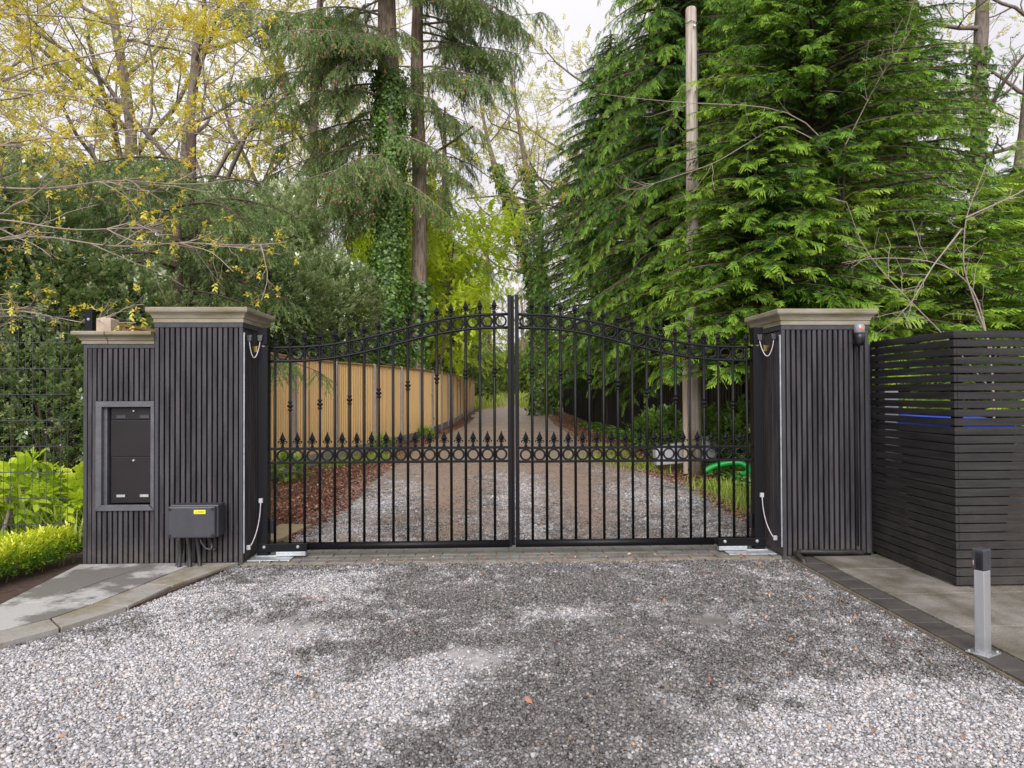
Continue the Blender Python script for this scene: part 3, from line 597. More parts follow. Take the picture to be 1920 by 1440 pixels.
# conduit along the foot of the right pillar
pts = [(2.02, -.41, .01), (2.015, -.40, .035), (2.01, -.34, .055), (2.02, -.275, .062), (2.06, -.26, .066), (2.2, -.262, .064), (2.35, -.262, .06), (2.42, -.258, .062), (2.52, -.25, .05)]
pp = np.array(pts); tt = np.linspace(0, len(pp) - 1, 90); ip = np.stack([np.interp(tt, range(len(pp)), pp[:, k]) for k in range(3)], 1)
props(MB().tube(ip, [(.016 if i % 2 else .0185) for i in range(90)], 10).build('conduit_pipe', M['conduit'], None, 0, True), 'black ribbed conduit bent along the foot of the pillar and into the gravel', 'pipe')
props(MB().box(2.10, 2.585, -.245, -.226, .0, .045).build('kick_board', M['gatebox'], None, .002), 'short black board at the foot of the pillar beside the slat screen', 'board')

# photocell bollard
t = thing('sensor_post', 'short silver aluminium post with black sensor head on the brick edging', 'sensor post', (2.045, -2.13, .028), math.radians(28))
MB().box(-.028, .028, -.022, .022, .006, .375).build('post', M['alu'], t, .003)
pl = MB().box(-.055, .055, -.05, .05, 0, .007).build('base_plate', M['alu'], t, .002)
for sx in (-1, 1):
    for sy in (-1, 1): MB().lathe([(0, .005), (.005, .005), (.006, .003)], (sx * .044, sy * .038, .007), 10).build('screw', M['galv'], pl)
hd = MB().prism([(-.031, -.026), (.031, -.026), (.031, .03), (-.031, .03)], .375, .472).build('sensor_head', M['boxgrey'], t, .006)
MB().box(-.036, -.028, -.020, .010, .383, .460).build('lens', M['glassblack'], hd, .003)
MB().box(-.0325, -.0305, .019, .0225, .395, .406).build('red_mark', M['red'], hd); MB().box(-.0325, -.0305, .019, .0225, .406, .418).build('white_mark', M['white'], hd)

# ================================================================ SLATTED SCREEN (right)
t = thing('slat_screen', 'black horizontal slat screen turning a corner beside the gate pillar', 'fence', (2.64, -1.085, 0))
def slat_panel(ax, s0, s1, name):
    mb = MB(); n = 29; p = 1.545 / n
    for i in range(n):
        z0 = .035 + i * p; g = .0068 + (.003 if i > 17 else 0); j = random.uniform(-.0012, .0012)
        if ax == 'x': mb.box(s0, s1, -.0 + j, .02 + j, z0 + g, z0 + p)
        else: mb.box(0 + j, .02 + j, s0, s1, z0 + g, z0 + p)
    return mb.build(name, M['slat'], t, .0022)
slat_panel('x', .021, 3.2, 'front_panel'); slat_panel('y', .0, .93, 'side_panel')
for x, y in ((.024, .024), (1.2, .024), (2.4, .024), (.024, .86)): MB().box(x, x + .045, y, y + .045, 0, 1.56).build('post', M['slat'], t)
MB().box(-.035, .02, .935, .96, .0, 1.56).build('edge_board', M['cladtrim'], t, .002)
MB().box(.03, 3.2, .03, .05, .0, .035).build('base_rail', M['slat'], t)
# things stored behind the screen
t = thing('wheelie_bin', 'dark wheelie bin with blue lid glimpsed through the slats', 'bin', (3.17, -.30, -.02)).scale = (.78, .9, 1)
t = bpy.data.objects['wheelie_bin']
MB().hexa([(-.24, -.25, .05), (.24, -.25, .05), (.24, .25, .05), (-.24, .25, .05), (-.29, -.33, .95), (.29, -.33, .95), (.29, .33, .95), (-.29, .33, .95)]).build('body', M['blackplastic'], t, .01)
MB().hexa([(-.31, -.36, .95), (.31, -.36, .95), (.31, .36, .95), (-.31, .36, .95), (-.28, -.33, 1.03), (.28, -.33, 1.03), (.28, .36, 1.06), (-.28, .36, 1.06)]).build('lid', M['binblue'], t, .015)
for s_ in (-1, 1): MB().lathe([(-.02, .09), (.02, .09)], (s_ * .25, .27, .09), 18, axis='x').build('wheel', M['blackplastic'], t)
t = thing('metal_cabinet', 'narrow pale grey metal cabinet glimpsed through the slats', 'cabinet', (2.98, .22, .0))
MB().box(-.2, -.02, -.2, .2, .0, 1.25).build('body', M['bingrey'], t, .01); MB().box(-.19, -.03, -.215, -.202, .04, 1.21).build('door', M['bingrey'], t, .004); MB().lathe([(-.012, .008), (.0, .012)], (-.06, -.216, .7), 12, axis='y').build('handle', M['galv'], t)

# ================================================================ WIRE FENCE, TIMBER FENCE, BLACK FENCE
t = thing('wire_fence', 'tall green-black welded wire mesh fence in front of the hollies', 'fence', (-3.40, .32, 0))
mb = MB(); zt = 1.82
for i in range(10):
    z = zt - .2 * i
    for dy in (-.006, .006): mb.box(-5.2, .0, dy - .002, dy + .002, z - .0024, z + .0024)
x = -.02
while x > -5.2: mb.box(x - .0013, x + .0013, -.0013, .0013, .0, zt + .02); x -= .0535
mb.build('wire_panel', M['wire_dark'] if 'wire_dark' in M else M['boxgrey'], t)
for x in (0.125, -2.5): 
    p_ = MB().box(x - .03, x + .03, .012, .07, 0, 1.88).build('post', M['gatebox'], t, .003); MB().lathe([(-.006, .006), (.0, .012)], (x, .010, 1.80), 10, axis='y').build('clip', M['galv'], p_)

fpath = np.array([(-3.34, .7), (-3.33, 4.0), (-3.31, 7.0), (-2.84, 8.8), (-2.38, 10.8), (-1.95, 13.4), (-1.66, 16.5), (-1.40, 21), (-1.16, 28), (-.92, 38), (-.9, 41)])
seg = np.r_[0, np.cumsum(np.linalg.norm(np.diff(fpath, axis=0), axis=1))]
def fp(s_): return np.array([np.interp(s_, seg, fpath[:, 0]), np.interp(s_, seg, fpath[:, 1])])
t = thing('timber_fence', 'tall golden closeboard timber fence with concrete posts along the lane', 'fence', (-3.34, .7, 0)); o0 = np.array([-3.34, .7])
s_ = 0.0; PW = 1.86; n = 0
first = True
while s_ < seg[-1] - 1:
    a = fp(s_); b = fp(s_ + PW); d = (b - a) / np.linalg.norm(b - a); nrm = np.array([d[1], -d[0]])      # towards the lane (+x)
    za, zb = float(gz(a[1])), float(gz(b[1])); a_ = a - o0; b2 = b - o0
    tm = M['timber']
    mb = MB(); nb_ = 20 if a[1] < 16 else 10; L_ = np.linalg.norm(b - a) - .10
    for i in range(nb_):
        p = a_ + d * (.05 + L_ * i / nb_); q = a_ + d * (.05 + L_ * (i + 1) / nb_ - .002)
        z0 = za + (zb - za) * i / nb_ + .18; z1 = z0 + 1.62
        th0, th1 = .022, .009
        P_ = [p, q, q + nrm * th1, p + nrm * th0]
        mb.prism([tuple(k) for k in (p, q, q + nrm * th1, p + nrm * th0)], z0, z1)
    mb.build('board_panel', tm, t)
    c0, c1 = a_ + d * .05, a_ + d * (.05 + L_)
    mb = MB().hexa([(*(c0 - nrm * .02), za + 1.803), (*(c1 - nrm * .02), zb + 1.803), (*(c1 + nrm * .04), zb + 1.803), (*(c0 + nrm * .04), za + 1.803), (*(c0 - nrm * .02), za + 1.835), (*(c1 - nrm * .02), zb + 1.835), (*(c1 + nrm * .04), zb + 1.828), (*(c0 + nrm * .04), za + 1.828)])
    mb.build('capping_rail', M['timbercap'], t)
    mb = MB().hexa([(*(c0 - nrm * .02), za - .02), (*(c1 - nrm * .02), zb - .02), (*(c1 + nrm * .03), zb - .02), (*(c0 + nrm * .03), za - .02), (*(c0 - nrm * .02), za + .178), (*(c1 - nrm * .02), zb + .178), (*(c1 + nrm * .03), zb + .178), (*(c0 + nrm * .03), za + .178)])
    mb.build('gravel_board', M['concrete'], t)
    s_ += PW; n += 1
# posts, thicker timber at the near end
s_ = 0.0; i = 0
while s_ < seg[-1] - 1:
    a = fp(s_) - o0; z = float(gz(a[1] + .7)); w_ = .068 if i == 0 else .048; h = 1.865 if i == 0 else 1.85
    mb = MB().box(a[0] - w_ + .01, a[0] + w_ + .01, a[1] - w_, a[1] + w_, z - .05, z + h - .03)
    bm_ = mb; b = len(bm_.v); bm_.v += [(a[0] - w_ + .01, a[1] - w_, z + h - .03), (a[0] + w_ + .01, a[1] - w_, z + h - .03), (a[0] + w_ + .01, a[1] + w_, z + h - .03), (a[0] - w_ + .01, a[1] + w_, z + h - .03), (a[0] + .01, a[1], z + h)]
    bm_.f += [(b, b + 1, b + 4), (b + 1, b + 2, b + 4), (b + 2, b + 3, b + 4), (b + 3, b, b + 4)]
    mb.build('post', M['paletimber'] if i == 0 else M['concrete'], t)
    s_ += PW; i += 1
t2 = props(MB().box(-3.30, -3.20, 6.85, 6.95, 0, 1.95).build('old_post', M['oldtimber'], None, .005), 'weathered brown timber post against the golden fence', 'post')

t = thing('black_fence', 'black stained closeboard fence under the conifers right of the lane', 'fence', (3.9, 4.0, 0))
dp = np.array([(3.9, 4.0), (3.95, 10), (3.75, 20), (4.05, 33)]); ds = np.r_[0, np.cumsum(np.linalg.norm(np.diff(dp, axis=0), axis=1))]
s_ = 0
while s_ < ds[-1] - .5:
    mb = MB()
    for i in range(12):
        u_ = s_ + 1.8 * i / 12; a = np.array([np.interp(u_, ds, dp[:, 0]), np.interp(u_, ds, dp[:, 1])]); b = np.array([np.interp(u_ + .147, ds, dp[:, 0]), np.interp(u_ + .147, ds, dp[:, 1])])
        z = float(gz(a[1])); a = a - (3.9, 4.0); b = b - (3.9, 4.0)
        mb.prism([(a[0] - .022, a[1]), (a[0], a[1]), (b[0], b[1]), (b[0] - .01, b[1])], z, z + 1.8)
    mb.build('board_panel', M['darkfence'], t)
    a = np.array([np.interp(s_, ds, dp[:, 0]), np.interp(s_, ds, dp[:, 1])]) - (3.9, 4.0)
    MB().box(a[0] - .05, a[0] + .05, a[1] - .05, a[1] + .05, 0, 1.85 + float(gz(a[1] + 4))).build('post', M['darkfence'], t)
    s_ += 1.8

# telegraph pole
t = thing('telegraph_pole', 'tall weathered timber telegraph pole rising through the conifers', 'pole', (2.93, 5.2, 0))
MB().lathe([(-.1, .108), (2, .101), (4, .093), (6, .084), (7.0, .080), (7.02, .07)], (0, 0, 0), 24).build('pole', M['pole'], t, 0, True)
mb = MB().tube([(-.09, -.06, 6.75), (-.03, -.1, 6.78), (.05, -.09, 6.76), (.085, -.05, 6.5), (.10, -.03, 6.1), (.11, -.02, 5.4)], .006, 6); mb.build('cable', M['blackplastic'], t, 0, True)
for z in (6.7, 4.25): MB().lathe([(-.02, .018), (0, .02)], (.02, -.10, z), 10, axis='y').build('bolt', M['galv'], t)
for z in (2.3, 3.1): MB().box(.08, .13, -.02, .0, z, z + .02).build('step_iron', M['galv'], t)
MB().box(-.165, -.108, -.03, .03, 0, 1.75).build('batten', M['paletimber'], t, .004)
props(MB().box(3.05, 3.38, 5.55, 5.75, .18, .52).build('crate', M['white'], None, .01), 'white plastic box upright on the leaf litter right of the pole', 'box')
props(MB().hexa([(2.42, 5.45, .10), (2.83, 5.45, .13), (2.83, 5.65, .13), (2.42, 5.65, .10), (2.40, 5.45, .37), (2.83, 5.45, .44), (2.83, 5.65, .44), (2.40, 5.65, .37)]).build('crate', M['white'], None, .01), 'white plastic box tilted on the leaf litter left of the pole', 'box')
hp_ = np.array([(2.90, 4.62, .10), (3.03, 4.62, .17), (3.24, 4.60, .22), (3.40, 4.56, .22), (3.48, 4.5, .17), (3.45, 4.4, .12), (3.30, 4.25, .06), (3.20, 4.15, .05)])
tt = np.linspace(0, 7, 60); ip = np.stack([np.interp(tt, range(8), hp_[:, k]) for k in range(3)], 1)
for _ in range(3): ip[1:-1] = (ip[:-2] + ip[1:-1] + ip[2:]) / 3
props(MB().tube(ip, [(.038 if i % 2 else .042) for i in range(60)], 12).build('drain_hose', M['hose'], None, 0, True), 'bright green ribbed hose bent over the leaf litter beside the pole', 'hose')
props(MB().box(3.05, 3.13, 49.9, 50.0, .4, 1.0).build('marker_post', M['paletimber'], None), 'small pale post at the far end of the lane', 'post')
props(MB().box(3.62, 3.74, 37, 37.12, .2, 2.2).build('timber_post', M['oldtimber'], None), 'slim timber post beside the bright clipped bush', 'post')
# ================================================================ VEGETATION
def rot_frames(f, up=(0, 0, 1), roll=None):
    """orthonormal frames (n,3,3) whose columns are forward, side, normal"""
    f = f / (np.linalg.norm(f, axis=1)[:, None] + 1e-9); u = np.broadcast_to(np.array(up, float), f.shape)
    s = np.cross(u, f); ln = np.linalg.norm(s, axis=1); bad = ln < 1e-3; s[bad] = (1, 0, 0); s /= np.linalg.norm(s, axis=1)[:, None]
    n = np.cross(f, s)
    if roll is not None:
        c, q = np.cos(roll)[:, None], np.sin(roll)[:, None]; s, n = s * c + n * q, n * c - s * q
    return np.stack([f, s, n], -1)
def scatter(T, TQ, Tt, O, Fr, sc, tone):
    """copy the template T (k,3) to every origin; returns verts, quads, tone"""
    n = len(O); k = len(T)
    V = np.einsum('nij,kj->nki', Fr, T) * sc[:, None, None] + O[:, None]
    Q = (np.arange(n)[:, None, None] * k + TQ[None]).reshape(-1, TQ.shape[1])
    return V.reshape(-1, 3), Q, np.clip(Tt[None] + tone[:, None], 0, 1).ravel()
class Leaves:
    def __init__(s): s.V = []; s.Q = []; s.T = []; s.n = 0
    def add(s, V, Q, T): s.V.append(V); s.Q.append(Q + s.n); s.T.append(T); s.n += len(V)
    def mesh(s, name): return np_mesh(name, np.vstack(s.V), np.vstack(s.Q), dict(tone=np.concatenate(s.T)))
    def build(s, name, m, parent): return link(name, s.mesh(name), m, parent)

# --- templates (x forward, y side, z normal), unit length
def spray_template(n=9, wid=.55, droop=.25, blade=.06, teeth=True, seed=1, tdroop=.5, bend=0., drop=.12, ragged=.3):
    r = np.random.default_rng(seed); V = []; Q = []; T = []
    def quad(a, b, c, d, t):
        i = len(V); V.extend([a, b, c, d]); T.extend(t); Q.append((i, i + 1, i + 2, i + 3))
    cur = lambda x, y: -droop * x * x - tdroop * y * y
    for i in range(n):
        for s in (-1, 1):
            if r.random() < drop: continue
            x0 = .06 + .9 * (i + (.5 if s > 0 else 0)) / n; ln = wid * (1 - x0 ** 1.6 * .82) * r.uniform(1 - ragged * 1.3, 1 + ragged) * (.55 + .45 * min(1, x0 * 4))
            a = math.radians(52 - 18 * x0 + r.uniform(-14, 14)); dx, dy = math.cos(a), s * math.sin(a); px, py = -dy, dx
            m = 2; prev = None
            for j in range(m + 1):
                q = j / m; w = blade * (1 - q ** 1.8 * .8) * (.5 if j == 0 else 1); cx, cy = x0 + dx * ln * q + .10 * q * q * ln, dy * ln * q
                z = cur(cx, cy) - .10 * q * q * ln
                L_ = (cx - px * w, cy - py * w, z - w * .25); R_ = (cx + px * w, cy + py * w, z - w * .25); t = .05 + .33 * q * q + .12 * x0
                if prev: quad(prev[0], prev[1], R_, L_, (prev[2], prev[2], t, t))
                prev = (L_, R_, t)
                if teeth and 0 < j < m:
                    for e in (-1, 1):
                        tx, ty = cx + e * px * w * .7, cy + e * py * w * .7; hx, hy = (dx * .75 + e * px * .66), (dy * .75 + e * py * .66); tl = ln * .30 * (1 - q * .4)
                        nx_, ny_ = -hy * blade * .45, hx * blade * .45
                        quad((tx - nx_, ty - ny_, z), (tx + nx_, ty + ny_, z), (tx + hx * tl + nx_ * .2, ty + hy * tl + ny_ * .2, z - tl * .28), (tx + hx * tl - nx_ * .2, ty + hy * tl - ny_ * .2, z - tl * .28), (t, t, t + .22, t + .22))
    # rachis
    for i in range(4):
        x0, x1 = i / 4, (i + 1) / 4; w = .012
        quad((x0, -w, cur(x0, 0)), (x0, w, cur(x0, 0)), (x1, w, cur(x1, 0)), (x1, -w, cur(x1, 0)), (0, 0, .1, .2))
    V = np.array(V); V[:, 1] += bend * V[:, 0] ** 2; V[:, 2] += .05 * np.sin(V[:, 0] * 7 + seed) * np.abs(V[:, 1]) * 2
    return V, np.array(Q), np.array(T)
def tuft_template(n=34, seed=2, ln=.16, w=.012, hang=.0):
    """needled twig"""
    r = np.random.default_rng(seed); V = []; Q = []; T = []
    for i in range(n):
        x = .04 + .96 * i / n; a = r.uniform(0, 2 * PI); l = ln * r.uniform(.7, 1.2) * (1 - .4 * x); d = np.array([.62, math.cos(a) * .75, math.sin(a) * .45]); d /= np.linalg.norm(d)
        p = np.array([x, 0, -.22 * x * x]); s = np.cross(d, r.normal(size=3)); s /= np.linalg.norm(s); s *= w
        j = len(V); V += [p - s, p + s, p + d * l + s * .3, p + d * l - s * .3]; t = .1 + .25 * x; T += [t, t, t + .15, t + .15]; Q.append((j, j + 1, j + 2, j + 3))
    for i in range(3):
        x0, x1 = i / 3, (i + 1) / 3; j = len(V); w_ = .012
        V += [(x0, -w_, -.22 * x0 * x0), (x0, w_, -.22 * x0 * x0), (x1, w_, -.22 * x1 * x1), (x1, -w_, -.22 * x1 * x1)]; T += [0, 0, 0, 0]; Q.append((j, j + 1, j + 2, j + 3))
    return np.array(V, float), np.array(Q), np.array(T)
def leaf_template(w=.5, fold=.18, curl=.15):
    """one ovate leaf of unit length, two folded halves with pointed tip"""
    xs = [0, .3, .65, 1.0]; hw = [.03, w * .48, w * .40, .0]; V = []; Q = []
    for x, h in zip(xs, hw): z = -curl * x * x; V += [(x, -h, z + fold * h), (x, 0, z - fold * h * .4), (x, h, z + fold * h)]
    for i in range(3): Q += [(i * 3, i * 3 + 1, i * 3 + 4, i * 3 + 3), (i * 3 + 1, i * 3 + 2, i * 3 + 5, i * 3 + 4)]
    return np.array(V, float), np.array(Q), np.zeros(len(V))
def small_leaf(w=.6):
    """cheap leaf: one bent diamond"""
    V = [(0, 0, 0), (.45, -w / 2, .06), (1, 0, -.08), (.45, w / 2, .06)]; return np.array(V, float), np.array([(0, 1, 2, 3)]), np.zeros(4)
def twig_template(k=9, lw=.5, ll=.4, seed=3, cheap=False, up=.5):
    """twig with k leaves"""
    r = np.random.default_rng(seed); L_ = Leaves(); T0, Q0, t0 = small_leaf(lw) if cheap else leaf_template(lw)
    x = np.linspace(.1, 1, k); O = np.stack([x, 0 * x, -.1 * x * x], 1); a = np.arange(k) * 2.4 + r.uniform(0, 1, k)
    D = np.stack([.6 + .5 * x, np.cos(a), np.sin(a) * up], 1); V, Q, T = scatter(T0, Q0, t0, O, rot_frames(D), ll * r.uniform(.7, 1.15, k), r.uniform(-.12, .12, k) + .15 * x)
    return V, Q, T
SPH = [spray_template(7, .50, .45, .036, True, 1, .8, .15), spray_template(7, .44, .60, .034, True, 5, 1.0, -.2), spray_template(6, .58, .50, .040, True, 21, .7, .3, .2), spray_template(8, .38, .75, .034, True, 22, 1.1, -.1)]
SPF = [spray_template(7, .60, .25, .042, True, 2, .5, .25), spray_template(8, .48, .15, .040, True, 9, .45, -.3), spray_template(6, .66, .35, .046, True, 23, .6, .1, .2), spray_template(7, .52, .10, .040, True, 24, .35, -.15, .15), spray_template(9, .40, .28, .036, True, 25, .5, .3)]
TF_A = tuft_template(40, 2); TF_B = tuft_template(30, 6, .2, .014)
TW_H = twig_template(9, .62, .40, 3, True); TW_O = twig_template(9, .55, .34, 4, True); TW_M = twig_template(8, 1.0, .42, 8, True, .15)

def pick(tmpls, L_, O, D, sc, tone, roll=.35):
    k = rng.integers(0, len(tmpls), len(O))
    for i, tm in enumerate(tmpls):
        m = k == i
        if m.any(): L_.add(*scatter(*tm, O[m], rot_frames(D[m], roll=rng.normal(0, roll * 1.3, m.sum())), sc[m], tone[m]))

# --- conifers with layered drooping sprays
def conifer_meshes(h, R0, z0, nl, seed, tm, size=.42, droop=.30, shape=.8, trunk_r=.16, step=.10, rise=.12, tone=.22, gap=0.0, spread=1.0):
    global rng
    rng = np.random.default_rng(seed); Wd = Wood(); L_ = Leaves(); O = []; D = []; SC = []; TN = []
    zz = np.linspace(-.1, h, 14); wob = np.cumsum(rng.normal(0, .02, (14, 2)), 0)
    Wd.add(np.c_[wob, zz], np.interp(zz, [0, h], [trunk_r, .02]), 10)
    for i in range(nl):
        u = (i + rng.random()) / nl; z = z0 + (h - z0) * u ** .95 * .99; az = i * 2.39996 + rng.normal(0, .25)
        Lm = R0 * (1 - ((z - z0) / (h - z0)) ** (1 / shape)) * rng.uniform(.62, 1.08) + .25
        if z < z0 + .9: Lm *= rng.uniform(.6, 1)
        if rng.random() < gap: continue
        ls = rng.uniform(.75, 1.25); n = 9; s = np.linspace(0, 1, n); r_ = Lm * s; az2 = az + .25 * rng.normal() * s
        x = wob[7, 0] * 0 + np.cos(az2) * r_; y = np.sin(az2) * r_; zc = z + Lm * (rise * s - droop * s * s) + rng.normal(0, .02)
        Pn = np.c_[x, y, zc]; Wd.add(Pn, np.interp(s, [0, 1], [.012 + .012 * Lm, .003]), 5)
        m = max(3, int(Lm / step)); ss = np.linspace(.16, .97, m) + rng.normal(0, .01, m); side = np.where(np.arange(m) % 2, 1, -1)
        pp = np.stack([np.interp(ss, s, Pn[:, k]) for k in range(3)], 1); tg = np.stack([np.interp(ss, s, np.gradient(Pn[:, k])) for k in range(3)], 1); tg /= np.linalg.norm(tg, axis=1)[:, None]
        sd = np.cross(tg, (0, 0, 1)); sd /= np.linalg.norm(sd, axis=1)[:, None]; a = np.radians(rng.uniform(35, 68, m)) * spread
        d = tg * np.cos(a)[:, None] + sd * (np.sin(a) * side)[:, None]; d[:, 2] += rng.normal(-.10, .24, m)
        O.append(pp); D.append(d); SC.append(size * (1.15 - .45 * ss) * rng.uniform(.55, 1.35, m) * min(1, .5 + Lm / 2) * ls); TN.append(tone * rng.normal(1, .35, m) + .16 * (ss - .5) + rng.normal(0, .09))  # inner sprays darker, outer lighter: crown shade painted in besides new growth
        O.append(Pn[-1:]); D.append(tg[-1:]); SC.append(np.array([size * ls])); TN.append(np.array([tone + .18]))
    O, D, SC, TN = np.vstack(O), np.vstack(D), np.concatenate(SC), np.concatenate(TN)
    pick(tm, L_, O, D, SC, TN)
    return np_mesh('trunk', np.vstack(Wd.V), np.vstack(Wd.Q), smooth=True), L_.mesh('crown')
def tree_from(name, label, cat, loc, rz, sc, meshes, mats, group=None):
    t = thing(name, label, cat, loc, rz, group); t.scale = (sc[0], sc[0], sc[1]) if isinstance(sc, tuple) else (sc, sc, sc)
    for nm, me, m in zip(('trunk', 'crown'), meshes, mats): link(nm, me, m, t)
    return t
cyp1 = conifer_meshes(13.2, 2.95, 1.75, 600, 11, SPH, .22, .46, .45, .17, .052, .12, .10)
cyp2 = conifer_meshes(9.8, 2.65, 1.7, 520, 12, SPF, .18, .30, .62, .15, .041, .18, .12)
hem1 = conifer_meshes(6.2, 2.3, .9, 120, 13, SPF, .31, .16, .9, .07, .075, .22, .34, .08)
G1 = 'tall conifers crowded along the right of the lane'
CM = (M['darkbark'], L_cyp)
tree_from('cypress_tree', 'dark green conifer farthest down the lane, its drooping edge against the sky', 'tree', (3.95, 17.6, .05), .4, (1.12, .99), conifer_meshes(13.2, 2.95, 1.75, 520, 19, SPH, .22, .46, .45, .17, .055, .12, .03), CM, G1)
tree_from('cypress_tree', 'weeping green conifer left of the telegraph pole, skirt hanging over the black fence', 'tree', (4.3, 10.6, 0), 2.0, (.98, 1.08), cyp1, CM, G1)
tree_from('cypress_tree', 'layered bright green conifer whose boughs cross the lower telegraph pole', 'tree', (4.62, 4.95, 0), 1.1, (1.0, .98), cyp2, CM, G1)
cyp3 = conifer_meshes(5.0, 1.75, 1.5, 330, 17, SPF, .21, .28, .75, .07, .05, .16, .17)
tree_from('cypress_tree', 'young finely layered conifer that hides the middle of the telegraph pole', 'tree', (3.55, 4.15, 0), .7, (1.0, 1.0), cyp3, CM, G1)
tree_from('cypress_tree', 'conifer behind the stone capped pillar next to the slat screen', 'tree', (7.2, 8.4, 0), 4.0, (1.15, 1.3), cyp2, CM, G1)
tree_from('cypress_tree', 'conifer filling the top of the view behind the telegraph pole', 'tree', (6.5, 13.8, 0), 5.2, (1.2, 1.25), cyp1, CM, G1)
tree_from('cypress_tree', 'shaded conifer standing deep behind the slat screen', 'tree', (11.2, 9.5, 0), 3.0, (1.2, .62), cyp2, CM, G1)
HM = (M['darkbark'], L_hem)
G2 = 'low airy hemlocks behind the slat screen'
tree_from('hemlock_tree', 'small bright lime tipped hemlock low behind the slat screen', 'tree', (6.0, 3.6, 0), .3, (.95, .62), hem1, HM, G2)
tree_from('hemlock_tree', 'taller lime tipped hemlock at the right edge of the view', 'tree', (7.9, 4.4, 0), 2.5, (1.05, .80), hem1, HM, G2)
tree_from('hemlock_tree', 'slim hemlock with bare lower stem behind the pillar', 'tree', (4.6, 3.9, 0), 4.2, (.62, .72), hem1, HM, G2)

# --- deciduous trees
def grow(Wd, tips, p, d, ln, r, lvl, maxl, seed_r, curve=.16, kids=(7, 6, 5), spread=.75, up=.10, seg=7):
    pts = [p]; dirs = [d]; q = p.copy(); dd = d.copy()
    for i in range(seg):
        dd = dd + seed_r.normal(0, curve, 3) * (1 if lvl else .35); dd[2] += up * (.5 if lvl else .3); dd /= np.linalg.norm(dd); q = q + dd * ln / seg; pts.append(q.copy()); dirs.append(dd.copy())
    rr = np.linspace(r, r * (.45 if lvl < maxl else .3), seg + 1); Wd.add(pts, rr, 10 if lvl == 0 else (6 if lvl == 1 else 4))
    if lvl >= maxl: tips.append((np.array(pts), np.array(dirs))); return
    k = kids[lvl]
    for i in range(k):
        u = (.32 if lvl == 0 else .2) + (.68 if lvl == 0 else .8) * (i + seed_r.random() * .8) / k; u = min(u, .999); j = u * seg; a = int(j); f = j - a; b = pts[a] * (1 - f) + pts[a + 1] * f; bd = dirs[a]
        side = np.cross(bd, seed_r.normal(size=3)); side /= np.linalg.norm(side); nd = bd * (1 - spread * .55) + side * spread; nd /= np.linalg.norm(nd)
        grow(Wd, tips, b, nd, ln * seed_r.uniform(.38, .62) * (1.15 - .4 * u), r * (1 - .5 * u) * seed_r.uniform(.35, .55), lvl + 1, maxl, seed_r, curve, kids, spread, up, max(4, seg - 1))
def broadleaf_meshes(h, r, lean, seed, tmpl, leaf_sc, per_tip, maxl=3, kids=(8, 6, 5), spread=.75, tone=.5, up=.10, jit=.12):
    sr = np.random.default_rng(seed); Wd = Wood(); tips = []; L_ = Leaves(); d = np.array([lean[0], lean[1], 1.]); d /= np.linalg.norm(d)
    grow(Wd, tips, np.array([0, 0, -.1]), d, h, r, 0, maxl, sr, .16, kids, spread, up)
    O = []; D = []
    for P_, Dd in tips:
        k = sr.poisson(per_tip)
        if k == 0: continue
        u = sr.uniform(.15, 1, k) * (len(P_) - 1); a = u.astype(int).clip(0, len(P_) - 2); f = (u - a)[:, None]; O.append(P_[a] * (1 - f) + P_[a + 1] * f + sr.normal(0, jit * .5, (k, 3))); D.append(Dd[a] + sr.normal(0, .5, (k, 3)))
    O, D = np.vstack(O), np.vstack(D); n = len(O); L_.add(*scatter(*tmpl, O, rot_frames(D), leaf_sc * sr.uniform(.6, 1.3, n), tone + sr.normal(0, .16, n)))
    return np_mesh('trunk', np.vstack(Wd.V), np.vstack(Wd.Q), smooth=True), L_.mesh('crown')
oakA = broadleaf_meshes(12, .24, (.04, .02), 21, TW_O, .25, 6, 3, (10, 7, 6), .8, .45)
oakB = broadleaf_meshes(13, .20, (-.06, .03), 22, TW_O, .23, 5.5, 3, (9, 7, 6), .7, .45)
bareA = broadleaf_meshes(11, .17, (.1, 0), 23, TW_O, .15, .9, 3, (9, 6, 4), .65, .4)
FM = (M['bark'], L_far); G3 = 'tall oaks in new yellow leaf in the wood behind'
for lab, x, y, rz, sc, me in (
        ('yellow leafed oak with brown trunk behind the hollies on the left', -10.2, 16, .3, 1.1, oakA), ('yellow leafed oak rising at the far left edge', -16.5, 15, 1.9, 1.15, oakB),
        ('slender yellow leafed oak behind the fir boughs', -8.0, 22, 3.1, 1.25, oakB), ('yellow leafed oak seen left of the ivy clad trunk', -6.4, 27, 4.4, .95, oakA),
        ('yellow leafed oak far behind the fence left of the lane', -7.4, 36, 5.0, 1.35, oakB), ('pale yellow oak at the far end of the lane', 3.6, 64, 1.0, .9, oakA),
        ('tall oak with forked trunk above the dark conifers', 6.6, 32, 2.2, 1.25, oakA), ('yellow oak partly hidden by the weeping conifer', 8.2, 24, .8, 1.2, oakB),
        ('yellow leafed oak beyond the left hollies, highest of all', -13.5, 25, 2.6, 1.5, oakA),
        ('yellow oak behind the hemlocks on the far right', 14.5, 19, .2, 1.0, oakB)):
    tree_from('oak_tree', lab, 'tree', (x, y, float(gz(y)) - .1), rz, sc, me, FM, G3)

